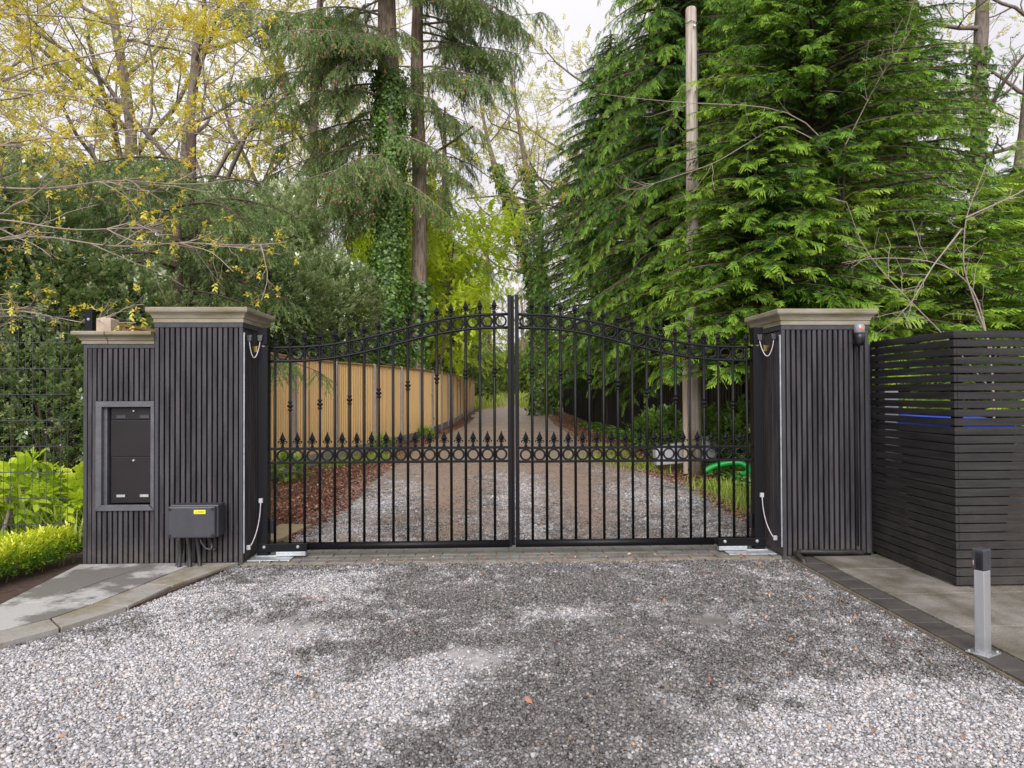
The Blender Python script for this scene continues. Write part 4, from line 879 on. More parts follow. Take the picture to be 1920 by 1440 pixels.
def ivy(parent, path, rad, n, sc=.11, spread=.10, seed=1, z0=0, z1=99, tone=.4):
    r = np.random.default_rng(seed); path = np.array(path, float); rad = np.array(rad, float); s = np.r_[0, np.cumsum(np.linalg.norm(np.diff(path, axis=0), axis=1))]
    u = r.random(n) * s[-1]; P_ = np.stack([np.interp(u, s, path[:, k]) for k in range(3)], 1); R_ = np.interp(u, s, rad); a = r.uniform(0, 2 * PI, n)
    k = vnoise(a * 1.4, P_[:, 2], 1.3) + .02 > r.random(n) * .95; P_, R_, a, u = P_[k], R_[k], a[k], u[k]; n = len(a)
    dr = np.stack([np.cos(a), np.sin(a), 0 * a], 1); O = P_ + dr * (R_ + np.abs(r.normal(0, spread, n)) * (.4 + vnoise(a, P_[:, 2], 2)))[:, None]
    D = np.stack([-np.sin(a), np.cos(a), r.normal(-.5, .5, n)], 1) + dr * r.normal(.2, .35, n)[:, None]; L_ = Leaves()
    Fr = rot_frames(D); # face outwards
    nrm = dr + r.normal(0, .35, (n, 3)); f = D / np.linalg.norm(D, axis=1)[:, None]; sd = np.cross(nrm, f); sd /= np.linalg.norm(sd, axis=1)[:, None]; Fr = np.stack([f, sd, np.cross(f, sd)], -1)
    L_.add(*scatter(*leaf_template(.85, .1, .1), O, Fr, sc * r.uniform(.45, 1.4, n), tone + .3 * (vnoise(a * 2, P_[:, 2], 1.8) - .5) + r.normal(0, .22, n)))
    return L_.build('ivy', L_ivy, parent)
# right far ivy clad trunks
def simple_tree(name, label, cat, loc, path, rad, bark, kids=10, seed=5, tm=None, lm=None, klen=2.0, per=4, leaf_sc=.18, iv=None, group=None, maxl=2, up=.1, kz=.35, tone=.45, kn=(0, 6, 5)):
    t = thing(name, label, cat, loc, 0, group); sr = np.random.default_rng(seed); Wd = Wood(); tips = []
    path = np.array(path, float); s = np.r_[0, np.cumsum(np.linalg.norm(np.diff(path, axis=0), axis=1))]; uu = np.linspace(0, s[-1], 30); P_ = np.stack([np.interp(uu, s, path[:, k]) for k in range(3)], 1)
    for _ in range(3): P_[1:-1] = (P_[:-2] + P_[1:-1] + P_[2:]) / 3
    R_ = np.interp(uu, s, rad); Wd.add(P_, R_ * (1 + .05 * sr.normal(size=30)), 14)
    for i in range(kids):
        u = kz + (1 - kz) * (i + sr.random()) / kids; j = min(28, int(u * 29)); az = sr.uniform(0, 2 * PI); d = np.array([math.cos(az), math.sin(az), sr.uniform(0, .8)]); d /= np.linalg.norm(d)
        grow(Wd, tips, P_[j], d, klen * sr.uniform(.6, 1.2), R_[j] * .38, 1, 1 + maxl, sr, .2, kn, .8, up, 6)
    Wd.build('trunk', bark, t)
    if tm is not None and per > 0:
        O = []; D = []
        for a, b in tips:
            k = sr.poisson(per); u = sr.integers(0, len(a), k); O.append(a[u] + sr.normal(0, .08, (k, 3))); D.append(b[u] + sr.normal(0, .5, (k, 3)))
        O, D = np.vstack(O), np.vstack(D); L_ = Leaves(); L_.add(*scatter(*tm, O, rot_frames(D), leaf_sc * sr.uniform(.6, 1.3, len(O)), tone + sr.normal(0, .16, len(O)))); L_.build('crown', lm, t)
    if iv: 
        m = uu <= s[-1] * iv[0]; ivy(t, P_[m], R_[m], iv[1], iv[2], iv[3], seed)
    return t
simple_tree('ivy_tree', 'leaning ivy covered tree arching left over the lane', 'tree', (2.3, 28, .15), [(0, 0, 0), (-.05, 0, 4.5), (-.35, 0, 7), (-1.25, 0, 10), (-2.2, 0, 12.4), (-2.7, 0, 15)], [.26, .24, .2, .16, .11, .05], M['bark'], 9, 31, TW_O, L_far, 3.2, 2.2, .2, (.8, 11000, .14, .16), None, 2, .12, .45)
simple_tree('ivy_tree', 'upright forked ivy covered tree beside the dark conifer', 'tree', (3.1, 30, .18), [(0, 0, 0), (-.3, 0, 5), (-.6, 0, 9), (-1.3, 0, 13), (-1.9, 0, 17)], [.24, .22, .18, .13, .06], M['bark'], 10, 32, TW_O, L_far, 3.4, 2.5, .2, (.75, 10000, .14, .2), None, 2, .12, .4)
simple_tree('ivy_tree', 'ivy covered trunk rising clear into the white sky on the right', 'tree', (12.0, 11.5, 0), [(0, 0, 0), (0.0, 0, 4), (-.1, 0, 8), (.1, 0, 11), (.1, 0, 14)], [.2, .19, .17, .15, .12], M['bark'], 5, 33, TW_O, L_hem, 2.2, 1.5, .16, (.72, 2600, .12, .07), 'pair of ivied trunks at the right edge', 2, .1, .5)
simple_tree('ivy_tree', 'bent ivied trunk at the right edge with bare pinkish top', 'tree', (12.6, 11.5, 0), [(0, 0, 0), (.1, 0, 3.5), (.15, 0, 5.6), (.55, 0, 7.6), (.75, 0, 10), (1.2, 0, 13)], [.2, .19, .17, .15, .14, .1], M['bark'], 5, 34, TW_O, L_hem, 2.2, 1.2, .16, (.5, 1800, .12, .06), 'pair of ivied trunks at the right edge', 2, .1, .5)
simple_tree('oak_tree', 'thick bare oak trunk showing above the conifers top right', 'tree', (10.6, 12.8, 0), [(0, 0, 0), (0, 0, 6), (.2, 0, 10), (.6, 0, 14)], [.34, .32, .3, .22], M['firbark'], 4, 35, TW_O, L_ivy, 2.0, 7, .16, (.9, 500, .13, .1), None, 2, .1, .6)

# --- the two firs with ivied trunks, left of the lane
def fir(label, loc, H, r0_, seed, boughs, iv, lean=(0, 0), cones=0, bark='firbark', group='tall firs with ivied trunks left of the lane', hang=.85, name='fir_tree', mt=None, ln=.42, tone=.22, hd=12):
    global rng
    rng = np.random.default_rng(seed); sr = rng; t = thing(name, label, 'tree', loc, 0, group); Wd = Wood(); L_ = Leaves(); zz = np.linspace(-.1, H, 26)
    P_ = np.c_[lean[0] * zz / H + .05 * np.sin(zz * .6 + seed), lean[1] * zz / H, zz]; R_ = np.interp(zz, [0, .6, 2, 11, H], [r0_ * 1.35, r0_ * 1.1, r0_, r0_ * .78, r0_ * .35]) * (1 + .03 * sr.normal(size=26)); Wd.add(P_, R_, 18)
    O = []; D = []; SC = []; TN = []; C = []
    for (z, az, L0, dr) in boughs:
        c = np.array([np.interp(z, zz, P_[:, 0]), np.interp(z, zz, P_[:, 1]), z]); s = np.linspace(0, 1, 12); rr = L0 * s; az2 = az + sr.normal(0, .12) * s * 2
        B = c + np.c_[np.cos(az2) * rr, np.sin(az2) * rr, L0 * (.10 * s - dr * s * s + .18 * dr * s ** 4)]; Wd.add(B, np.interp(s, [0, 1], [.012 + .007 * L0, .004]), 6)
        m = int(L0 * hd); ss = np.sort(sr.uniform(.18, 1, m)); q = np.stack([np.interp(ss, s, B[:, k]) for k in range(3)], 1); tg = np.stack([np.interp(ss, s, np.gradient(B[:, k])) for k in range(3)], 1); tg /= np.linalg.norm(tg, axis=1)[:, None]
        sd = np.cross(tg, (0, 0, 1)); sd /= np.linalg.norm(sd, axis=1)[:, None]
        for i in range(m):                       # side branchlet, arching then hanging
            a = math.radians(sr.uniform(30, 75)) * (1 if i % 2 else -1); l2 = sr.uniform(.35, .8) * (1.25 - .75 * ss[i]) * min(1.2, L0 / 2.2); d = tg[i] * math.cos(a) + sd[i] * math.sin(a)
            v = np.linspace(0, 1, 6); Bp = q[i] + d * (l2 * v)[:, None]; Bp[:, 2] -= hang * l2 * v * v; Wd.add(Bp, np.interp(v, [0, 1], [.006, .002]), 3)
            nk = max(4, int(l2 / .05)); vv = sr.uniform(.1, 1, nk); o = np.stack([np.interp(vv, v, Bp[:, k]) for k in range(3)], 1); dd = np.gradient(Bp, axis=0); g = np.stack([np.interp(vv, v, dd[:, k]) for k in range(3)], 1); g /= np.linalg.norm(g, axis=1)[:, None]
            s2 = np.cross(g, (0, 0, 1.)); s2 /= np.linalg.norm(s2, axis=1)[:, None] + 1e-9; g = g * .55 + s2 * (np.where(sr.random(nk) > .5, 1, -1) * sr.uniform(.3, .9, nk))[:, None]; g[:, 2] -= hang * sr.uniform(.3, 1.5, nk)
            O.append(o); D.append(g); SC.append(ln * sr.uniform(.5, 1.0, nk)); TN.append(tone + .12 * sr.normal(size=nk) + .12 * sr.normal())
            if cones and sr.random() < cones: C.append(Bp[-1] + (0, 0, -.05))
    Wd.build('trunk', M[bark], t); O, D, SC, TN = np.vstack(O), np.vstack(D), np.concatenate(SC), np.concatenate(TN); pick([TF_A, TF_B], L_, O, D, SC, TN, .8); L_.build('crown', mt or L_fir, t)
    if iv: ivy(t, P_[zz <= iv[0]], R_[zz <= iv[0]], iv[1], iv[2], iv[3], seed)
    if C:
        mb = Wood()
        for c in C: mb.add([c, c + (0, 0, -.02), c + (0, 0, -.06), c + (0, 0, -.085)], [.008, .02, .018, .004], 6)
        mb.build('cones', M['cone'], t)['kind'] = 'stuff'
    return t
R_ = random.Random(3)
bo = [(z, az, l, dr) for z, az, l, dr in ((6.0, 3.5, 2.4, .55), (6.6, 3.3, 3.4, .5), (7.4, 3.9, 3.0, .5), (8.1, 3.2, 4.0, .45), (7.2, 4.3, 2.2, .6), (9.5, 3.7, 3.8, .45), (10.2, 3.3, 4.2, .4), (10.8, 4.1, 3.6, .45), (11.4, 3.5, 4.4, .4), (12, 2.9, 3.5, .4), (12.4, 5.8, 3.4, .45), (8.9, 3.0, 3.4, .5), (9.6, 5.9, 1.6, .5), (13, 4.6, 4, .4), (13.6, 3.6, 4, .4), (14.2, 5.1, 4, .4), (11.0, 4.8, 1.8, .6))]
bo = bo + [(z + .35, az + .35 * (-1) ** i, l * .8, dr + .15) for i, (z, az, l, dr) in enumerate(bo)]
bo += [(R_.uniform(6.5, 14), R_.choice([3.3, 2.9, 3.8, 4.3, 5.4, 6.1]) + R_.uniform(-.3, .3), R_.uniform(.7, 2.2), R_.uniform(.3, .9)) for _ in range(22)]
fir('thick trunked fir with ivy sleeve left of the lane', (-2.92, 14.6, .05), 17, .36, 41, bo, (10.4, 60000, .075, .20), (.05, 0), .5)
bo = [(11.2, 5.9, 3.4, .3), (12.0, 6.2, 3.8, .2), (10.4, 5.5, 3.0, .4), (7.0, 5.9, 1.2, .6), (8.3, 4.9, .9, .6), (9.4, 6.0, 2.0, .6), (12.6, 5.6, 3.8, .3), (12.9, .2, 3.6, .3), (6.4, 5.6, .9, .6), (13.2, 5.0, 3, .3), (13.6, 5.9, 4, .3), (11.8, .3, 3.2, .3)]
fir('slim straight fir beside the thick ivied one', (-2.18, 15.4, .06), 16, .24, 42, bo + [(z + .3, az + .3, l * .8, dr + .2) for z, az, l, dr in bo], (4.5, 3600, .13, .12), (.1, 0), .25)
bo = [(z, R_.uniform(0, 6.28), R_.uniform(.9, 2.0), R_.uniform(.6, 1.0)) for z in np.arange(2.5, 12.5, .24)]
fir('narrow weeping fir nearest the bright gap of sky', (-1.65, 24, .12), 13, .13, 43, bo, (9, 4200, .15, .12), (-.2, 0), 0, 'darkbark', None, .9, 'weeping_fir_tree', None, .5, .1)
bo = [(z, R_.uniform(0, 6.28), R_.uniform(.5, 1.1), R_.uniform(.5, 1.0)) for z in np.arange(2.5, 8.2, .25)]
fir('dark narrow spruce standing in the bright gap at the far end of the lane', (.15, 60, .55), 8.6, .1, 44, bo, None, (0, 0), 0, 'darkbark', None, .9, 'spruce_tree', None, .5, .05).scale = (1.9, 1.9, 1.9)
# low drooping firs behind the letterbox wall
G5 = 'feathery young firs between the hollies'
bo = [(z, R_.uniform(3.4, 6.0), R_.uniform(1.4, 2.6), R_.uniform(.25, .5)) for z in np.arange(2.0, 4.9, .15)]
fir('feathery young fir with drooping boughs above the letterbox wall', (-4.9, 6.3, 0), 5.6, .08, 45, bo, None, (0, 0), 0, 'darkbark', G5, .55, 'young_fir_tree', L_yfir, .34, .10, 13)
bo = [(z, R_.uniform(3.2, 6.2), R_.uniform(1.0, 2.2), R_.uniform(.25, .5)) for z in np.arange(1.6, 3.9, .17)]
fir('lowest feathery fir, just above the stone cap of the pillar', (-4.4, 4.6, 0), 3.6, .07, 46, bo, None, (0, 0), 0, 'darkbark', G5, .55, 'young_fir_tree', L_yfir, .30, .10, 13)

# --- hollies and other bushes
def bush(name, label, cat, loc, blobs_, n, tm, lm, sc, tone, seed, group=None, stems=6, thr=.5, up=.3, bark='bark'):
    """blobs_: (x,y,z, rx,ry,rz) ellipsoids filled mostly near their surface"""
    r = np.random.default_rng(seed); t = thing(name, label, cat, loc, 0, group); B = np.array(blobs_, float); vol = (B[:, 3] * B[:, 4] * B[:, 5]) ** .75; k = r.choice(len(B), n, p=vol / vol.sum())
    d = r.normal(size=(n, 3)); d /= np.linalg.norm(d, axis=1)[:, None]; rad = r.uniform(.45, 1.08, n) ** .6
    lump = .80 + .42 * vnoise(d[:, 0] * 2 + k * 3.1, d[:, 1] * 2 + d[:, 2] * 2.7, 1.5); O = B[k, :3] + d * B[k, 3:6] * (rad * lump)[:, None]
    keep = (O[:, 2] > .03) & (vnoise(O[:, 0] + O[:, 2] * .7, O[:, 1] + O[:, 2], 2.2) + .25 * r.random(n) > thr - .25); O, d = O[keep], d[keep]; m = len(O)
    D = d + r.normal(0, .45, (m, 3)); D[:, 2] += up; tn = tone + .22 * (vnoise(O[:, 0] * 1.0 + 3, O[:, 2] + O[:, 1], 1.6) - .5) + r.normal(0, .2, m)
    L_ = Leaves(); L_.add(*scatter(*tm, O, rot_frames(D), sc * r.uniform(.6, 1.25, m), tn)); Wd = Wood()
    for i in range(stems * len(B) // 2 + 1):
        b = B[r.integers(len(B))]; e = b[:3] + r.normal(0, .3, 3) * b[3:6]; p0 = np.array([r.normal(0, .15), r.normal(0, .15), 0]); mid = (p0 + e) / 2 + r.normal(0, .1, 3); v = np.linspace(0, 1, 8)[:, None]; Wd.add(p0 * (1 - v) ** 2 + 2 * mid * v * (1 - v) + e * v * v, np.linspace(.028, .006, 8), 5)
    Wd.build('stems', M[bark], t); L_.build('foliage', lm, t); return t
G6 = 'grey green hollies behind the wire fence and timber fence'
HB = dict(thr=.42, tm=TW_H, lm=L_holly, cat='bush', group=G6)
bush('holly_bush', 'tall holly behind the wire fence at the far left', loc=(-7.2, 3.6, 0), blobs_=[(0, 0, 1.4, 1.5, 1.2, 1.4), (.3, 0, 3.0, 1.5, 1.2, 1.4), (-.5, .3, 4.3, 1.0, .9, 1.0), (-1.4, 0, 2.2, 1, 1, 1.8)], n=24000, sc=0.151, tone=.48, seed=51, **HB)
bush('holly_bush', 'broad holly behind the letterbox wall', loc=(-5.3, 3.2, 0), blobs_=[(0, 0, 1.0, 1.1, .9, 1.1), (-.3, .2, 2.2, 1.2, .9, 1.1), (-.9, 0, 3.0, 1.1, .9, .9), (.6, .5, 1.8, .9, .7, .9)], n=21000, sc=0.137, tone=.48, seed=52, **HB)
bush('holly_bush', 'dark holly above the near end of the timber fence', loc=(-4.5, 8.2, 0), blobs_=[(0, 0, 1.6, 1.0, 1, 1.5), (.3, 0, 2.8, 1.0, 1.1, 1.2), (-.6, 0, 3.9, .9, 1, 1.0)], n=17000, sc=0.151, tone=.5, seed=53, **HB)
bush('holly_bush', 'silvery holly above the middle of the timber fence, at the foot of the ivied fir', loc=(-3.9, 11.2, 0), blobs_=[(0, 0, 1.8, 1.0, 1, 1.6), (.3, .2, 3.2, .85, 1, 1.3), (-1.0, 0, 3.6, 1.3, 1, 1.5), (-.9, 0, 5.0, .8, .8, .9)], n=21000, sc=0.166, tone=.66, seed=54, **HB)
bush('holly_bush', 'grey green holly far back between oak trunks', loc=(-9.2, 8.0, 0), blobs_=[(0, 0, 2, 2.0, 1.3, 2), (0.2, 0, 4.2, 1.8, 1.3, 1.7), (2.3, 1, 2.0, 1.6, 1, 2.0)], n=22000, sc=0.202, tone=.52, seed=55, **HB)
bush('holly_bush', 'holly beyond the feathery firs', loc=(-6.6, 11.5, 0), blobs_=[(0, 0, 2, 1.9, 1.2, 2), (0.4, 0, 4.2, 1.5, 1.2, 1.7), (-1.5, 0, 5.2, 1.2, 1, 1.3)], n=18000, sc=0.216, tone=.52, seed=56, **HB)
bush('holly_bush', 'holly out beyond the left edge of the wire fence', loc=(-10.4, 4.4, 0), blobs_=[(0, 0, 1.6, 1.5, 1.2, 1.6), (0, 0, 3.6, 1.4, 1.2, 1.6)], n=13000, sc=0.166, tone=.38, seed=57, **HB)
# lime maples beyond the fence
G7 = 'lime green young maples beyond the timber fence'
mpA = broadleaf_meshes(6.6, .055, (.03, 0), 24, TW_M, .25, 12, 3, (11, 6, 4), .75, .66, .06, .25)
mpB = broadleaf_meshes(6.0, .05, (.08, 0), 25, TW_M, .25, 11, 3, (11, 6, 4), .75, .62, .04, .25)
for lab, x, y, rz, sc, me in (('lime green young maple with airy top right of the slim fir', -1.95, 18.8, .4, .98, mpA), ('denser lime maple leaning over the far fence panels', -2.1, 23.5, 2.0, .85, mpB), ('yellow green maple where the fence ends', -1.8, 30.0, 1.0, .9, mpA), ('lime maple half hidden by the slim fir trunk', -3.3, 20.5, 3.3, 1.0, mpB), ('low lime maple just beyond the last fence panel', -2.0, 43, 4.1, .7, mpB)):
    tree_from('maple_tree', lab, 'tree', (x, y, float(gz(y)) - .05), rz, sc, me, (M['bark'], L_lime), G7)
# far end of the lane
G8 = 'bushes closing in on the far end of the lane'
FB = dict(tm=TW_O, lm=L_wood, cat='bush', group=G8, thr=.35)
for i, (lab, x, y, h, w) in enumerate((('green bush left of the lane just past the fence', -1.1, 44, 2.6, 1.2), ('larger green bush far down on the left of the lane', -.4, 58, 4.2, 1.6), ('bush in the bend at the very end of the lane', 1.2, 84, 4.5, 2.6), ('green bush far down on the right of the lane', 4.2, 62, 4.2, 1.6), ('shady bush between the conifers and the clipped bush', 5.2, 44, 3.8, 1.6), ('overhanging bush near the lane end on the right', 3.5, 75, 5.5, 1.4))):
    bush('lane_bush', lab, loc=(x, y, float(gz(y)) - .05), blobs_=[(0, 0, h * .35, w, w, h * .38), (.1 * w, 0, h * .7, w * .8, w, h * .3)], n=2400, sc=.45 + .003 * y, tone=.45, seed=70 + i, **FB)
bush('clipped_bush', 'bright green clipped bush right of the lane beyond the black fence', 'bush', (4.15, 46, .35), [(0, 0, 1.35, .62, .6, .62), (-.3, 0, .9, .5, .5, .5), (.2, 0, .6, .4, .4, .5)], 2600, TW_O, L_box, .22, .62, 80, None, 3, .0, .5)
# --- lime big leaved plants and low hedge behind the paving on the left
G9 = 'broad lime leaved plants behind the wire fence'
TW_B = twig_template(6, .62, .55, 12, False, .5)
for i, (lab, x, y, h) in enumerate((('broad lime leaved plant at the left edge behind the wire mesh', -4.05, .62, .62), ('second broad leaved plant, right of the leftmost', -3.72, .85, .52), ('broad leaved plant close to the letterbox wall', -3.42, .95, .40), ('broad leaved plant out beyond the left edge', -4.6, .7, .66))):
    bush('broadleaf_plant', lab, 'plant', (x, y, 0), [(0, 0, h * .5, .22, .2, h * .42), (.05, 0, h * .75, .18, .2, h * .2)], 60, TW_B, L_lime, .20, .42, 90 + i, G9, 4, -.5, .5, 'twig')
def hedge_path():
    t = thing('low_hedge', 'low clipped hedge with lime new tips beside the paving', 'hedge', (-3.2, -.15, .02)); r = np.random.default_rng(95)
    n = 5200; u = r.random(n); c = np.array([(0, .08), (-.06, -.45), (-.2, -.95), (-.6, -1.3), (-1.2, -1.5)]); k = np.linspace(0, 1, 5); px_ = np.interp(u, k, c[:, 0]) - .06; py_ = np.interp(u, k, c[:, 1]); a = r.uniform(0, PI, n); rad = r.uniform(.5, 1.08, n) ** .6
    H_ = .165 + .04 * (vnoise(px_ * 3, py_ * 3, 2.5) - .5); O = np.stack([px_ + np.cos(a) * .15 * rad, py_ + .3 * np.cos(a) * .12 * rad, .02 + np.sin(a) ** .55 * H_ * rad], 1)
    D = np.stack([np.cos(a) * .5 + r.normal(0, .3, n), r.normal(-.15, .4, n), np.abs(r.normal(.9, .3, n))], 1); L_ = Leaves(); TW = twig_template(9, .34, .42, 14, False, .6)
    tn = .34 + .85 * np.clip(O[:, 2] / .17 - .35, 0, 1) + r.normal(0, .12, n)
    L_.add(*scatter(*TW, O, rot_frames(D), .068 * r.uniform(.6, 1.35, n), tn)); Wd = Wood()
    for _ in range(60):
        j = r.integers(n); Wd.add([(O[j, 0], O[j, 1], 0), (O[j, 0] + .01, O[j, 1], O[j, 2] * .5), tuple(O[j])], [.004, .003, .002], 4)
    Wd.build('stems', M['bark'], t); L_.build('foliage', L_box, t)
hedge_path()

# --- oak boughs reaching in from the left, close to the camera
def bough_tree():
    t = thing('oak_tree', 'nearest oak, its pale twigs with yellow young leaves reaching in from the left', 'tree', (-6.6, 1.4, 0)); o = np.array([-6.6, 1.4, 0]); sr = np.random.default_rng(101); Wd = Wood(); tips = []
    tp = np.array([(0, 0, -.1), (.05, 0, 1.5), (.0, .05, 3), (.12, 0, 4.5), (.1, .1, 6.5), (.3, 0, 9)]); uu = np.linspace(0, 5, 30); Pn = np.stack([np.interp(uu, range(6), tp[:, k]) for k in range(3)], 1); Wd.add(Pn, np.linspace(.2, .07, 30), 14)
    main = [ # world points of the boughs
        ([(-6.5, 1.4, 2.4), (-5.6, 1.0, 2.62), (-4.9, .9, 2.72), (-4.2, .85, 2.68), (-3.5, .8, 2.62), (-2.9, .8, 2.58)], .026),
        ([(-6.5, 1.4, 2.3), (-5.6, 1.2, 2.35), (-4.7, 1.2, 2.62), (-4.0, 1.2, 2.62), (-3.2, 1.2, 2.54), (-2.5, 1.2, 2.58), (-2.0, 1.2, 2.60)], .024),
        ([(-6.5, 1.4, 3.4), (-5.6, 1.4, 3.55), (-4.9, 1.3, 3.42), (-4.2, 1.3, 3.55), (-3.5, 1.3, 3.66), (-2.7, 1.3, 3.60)], .032),
        ([(-6.5, 1.4, 3.2), (-5.6, 1.0, 3.38), (-5.0, 1.0, 3.05), (-4.3, 1.0, 2.98), (-3.6, 1.0, 3.10), (-3.0, 1.0, 3.02), (-2.4, 1.0, 3.12)], .028),
        ([(-6.5, 1.4, 3.6), (-5.6, 1.5, 4.0), (-5.0, 1.6, 4.12), (-4.2, 1.7, 4.5), (-3.4, 1.8, 4.75), (-2.6, 1.8, 4.6)], .03),
        ([(-6.5, 1.4, 3.8), (-5.4, .7, 3.75), (-4.6, .5, 3.72), (-3.8, .4, 3.62), (-3.1, .4, 3.50)], .028),
        ([(-6.5, 1.4, 1.9), (-5.4, .9, 2.05), (-4.4, .8, 1.93), (-3.7, .75, 1.86), (-3.3, .7, 1.80)], .016),
        ([(-6.5, 1.4, 4.6), (-5.4, 1.6, 4.9), (-4.4, 1.7, 5.2), (-3.4, 1.8, 5.2), (-2.4, 1.8, 4.9)], .034),
        ([(-6.5, 1.4, 5.2), (-5.4, 2.4, 5.3), (-4.2, 3.0, 5.5), (-3.0, 3.2, 5.4)], .03)]
    den = [.22, .3, .8, .3, 1.0, .8, .2, 1.1, 1.1]
    O = []; D = []
    for (pts, r0_), dn in zip(main, den):
        pts = np.array(pts) - o; s = np.r_[0, np.cumsum(np.linalg.norm(np.diff(pts, axis=0), axis=1))]; u = np.linspace(0, s[-1], 40); Q_ = np.stack([np.interp(u, s, pts[:, k]) for k in range(3)], 1)
        for _ in range(4): Q_[1:-1] = (Q_[:-2] + Q_[1:-1] + Q_[2:]) / 3
        Q_ += .5 * np.c_[0 * u, .06 * np.sin(u * 3), .04 * np.sin(u * 5 + r0_ * 100)]; Wd.add(Q_, np.linspace(r0_ * .55, .003, 40), 7)
        tg = np.gradient(Q_, axis=0); tg /= np.linalg.norm(tg, axis=1)[:, None]; tl = []
        for i in range(17):
            j = sr.integers(8, 39); d = tg[j] + sr.normal(0, .5, 3) * (.8, .9, .75); d /= np.linalg.norm(d); grow(Wd, tl, Q_[j], d, sr.uniform(.5, 1.25) * (1.1 - j / 60), .0065, 1, 3, sr, .2, (0, 4, 3), .7, .03, 6)
        for a, b in tl:
            k = sr.poisson(2.3 * dn); w = sr.integers(len(a) // 2, len(a), k); O.append(a[w] + sr.normal(0, .02, (k, 3))); D.append(b[w] + sr.normal(0, .6, (k, 3)))
    Wd.build('trunk', M['twig'], t); O, D = np.vstack(O), np.vstack(D); L_ = Leaves(); L_.add(*scatter(*twig_template(6, .5, .6, 15, False, .8), O, rot_frames(D), .052 * sr.uniform(.6, 1.4, len(O)), .5 + sr.normal(0, .2, len(O)))); L_.build('crown', L_oak, t)
bough_tree()
# bare shrub branches on the right
def bare_shrub(name, label, loc, mains, seed, group=None, k=9, kl=.6):
    t = thing(name, label, 'shrub', loc, 0, group); o = np.array(loc); sr = np.random.default_rng(seed); Wd = Wood()
    for pts, r0_ in mains:
        pts = np.array(pts) - o; s = np.r_[0, np.cumsum(np.linalg.norm(np.diff(pts, axis=0), axis=1))]; u = np.linspace(0, s[-1], 26); Q_ = np.stack([np.interp(u, s, pts[:, k_]) for k_ in range(3)], 1)
        for _ in range(2): Q_[1:-1] = (Q_[:-2] + Q_[1:-1] + Q_[2:]) / 3
        Wd.add(Q_, np.linspace(r0_, .003, 26), 6); tg = np.gradient(Q_, axis=0); tg /= np.linalg.norm(tg, axis=1)[:, None]; tl = []
        for i in range(k):
            j = sr.integers(10, 26); d = tg[j] + sr.normal(0, .45, 3); d /= np.linalg.norm(d); grow(Wd, tl, Q_[j], d, sr.uniform(.3, 1) * kl, .0035, 1, 2, sr, .2, (0, 3), .6, .05, 6)
    Wd.build('branches', M['twig'], t)
bare_shrub('bare_shrub', 'leafless grey branched shrub in front of the hemlocks behind the slat screen', (5.1, 1.9, 0), [([(5.1, 1.9, 0), (5.1, 1.9, 1.4), (4.95, 1.9, 2.25), (4.65, 1.9, 2.55), (4.4, 1.9, 2.58), (3.9, 1.9, 2.62), (3.5, 1.9, 2.55)], .014), ([(5.1, 1.9, 1.6), (4.75, 1.85, 2.5), (4.75, 1.8, 3.0), (5.0, 1.8, 3.6)], .010), ([(4.75, 1.85, 2.9), (4.4, 1.8, 2.5), (4.1, 1.7, 2.1), (3.95, 1.7, 1.95)], .01), ([(4.75, 1.8, 3.0), (5.2, 1.8, 3.2), (5.8, 1.8, 3.5)], .01), ([(5.1, 1.9, 1.2), (4.5, 1.8, 1.8), (3.9, 1.8, 2.4), (3.6, 1.7, 2.7), (3.4, 1.6, 3.1)], .008)], 111)
bare_shrub('bare_tree', 'leafless slender tree with twigs crossing in front of the telegraph pole', (4.75, 4.2, 0), [([(4.75, 4.2, 0), (4.7, 4.1, 2.5), (4.5, 3.9, 4.4), (3.9, 3.8, 4.95), (3.0, 3.8, 4.98), (2.2, 3.8, 5.0), (1.3, 3.8, 5.1)], .015), ([(4.5, 3.9, 4.4), (3.7, 3.8, 4.75), (2.8, 3.8, 4.2), (1.9, 3.8, 3.9)], .008), ([(4.5, 3.9, 4.3), (4.9, 3.7, 5.2), (5.3, 3.5, 5.9)], .007)], 112, None, 9, .8)

# --- ground cover: stuff
def ground_scatter(name, tm, lm, n, fx, sc, tone, seed, up=None, lift=.004, tilt=.5):
    r = np.random.default_rng(seed); x, y = fx(r, n); O = np.stack([x, y, gz(y) + lift + .02 * r.random(len(x)) * (up is None)], 1); m = len(x); a = r.uniform(0, 2 * PI, m)
    D = np.stack([np.cos(a), np.sin(a), r.normal(0, tilt * .5, m)], 1) if up is None else np.stack([np.cos(a) * (1 - up), np.sin(a) * (1 - up), np.full(m, up)], 1) + r.normal(0, .12, (m, 3))
    L_ = Leaves(); L_.add(*scatter(*tm, O, rot_frames(D, roll=r.normal(0, tilt, m)), sc * r.lognormal(0, .3, m), tone + r.normal(0, .22, m))); return props(L_.build(name, lm, None), kind='stuff')
LF = leaf_template(.6, .5, .5)
def litL(r, n): y = .3 + 26 * r.random(n) ** 1.7; return (lxl(y) + .1 - np.abs(r.normal(0, .75, n)) * np.where(y < 8, 1.0, .8)).clip(-3.3, None), y
def litR(r, n): y = 1.0 + 26 * r.random(n) ** 1.6; return lxr(y) - .15 + np.abs(r.normal(0, .8, n)), y
ground_scatter('leaf_litter', LF, L_dead, 20000, litL, .028, .42, 121)
ground_scatter('leaf_litter', LF, L_dead, 14000, litR, .030, .5, 122)
BL_ = (np.array([(0, -.04, 0), (0, .04, 0), (.5, .035, 0), (.5, -.03, 0), (1, .004, -.15), (1, -.004, -.15)]), np.array([(0, 1, 2, 3), (3, 2, 4, 5)]), np.array([-.1, -.1, .05, .05, .2, .2]))
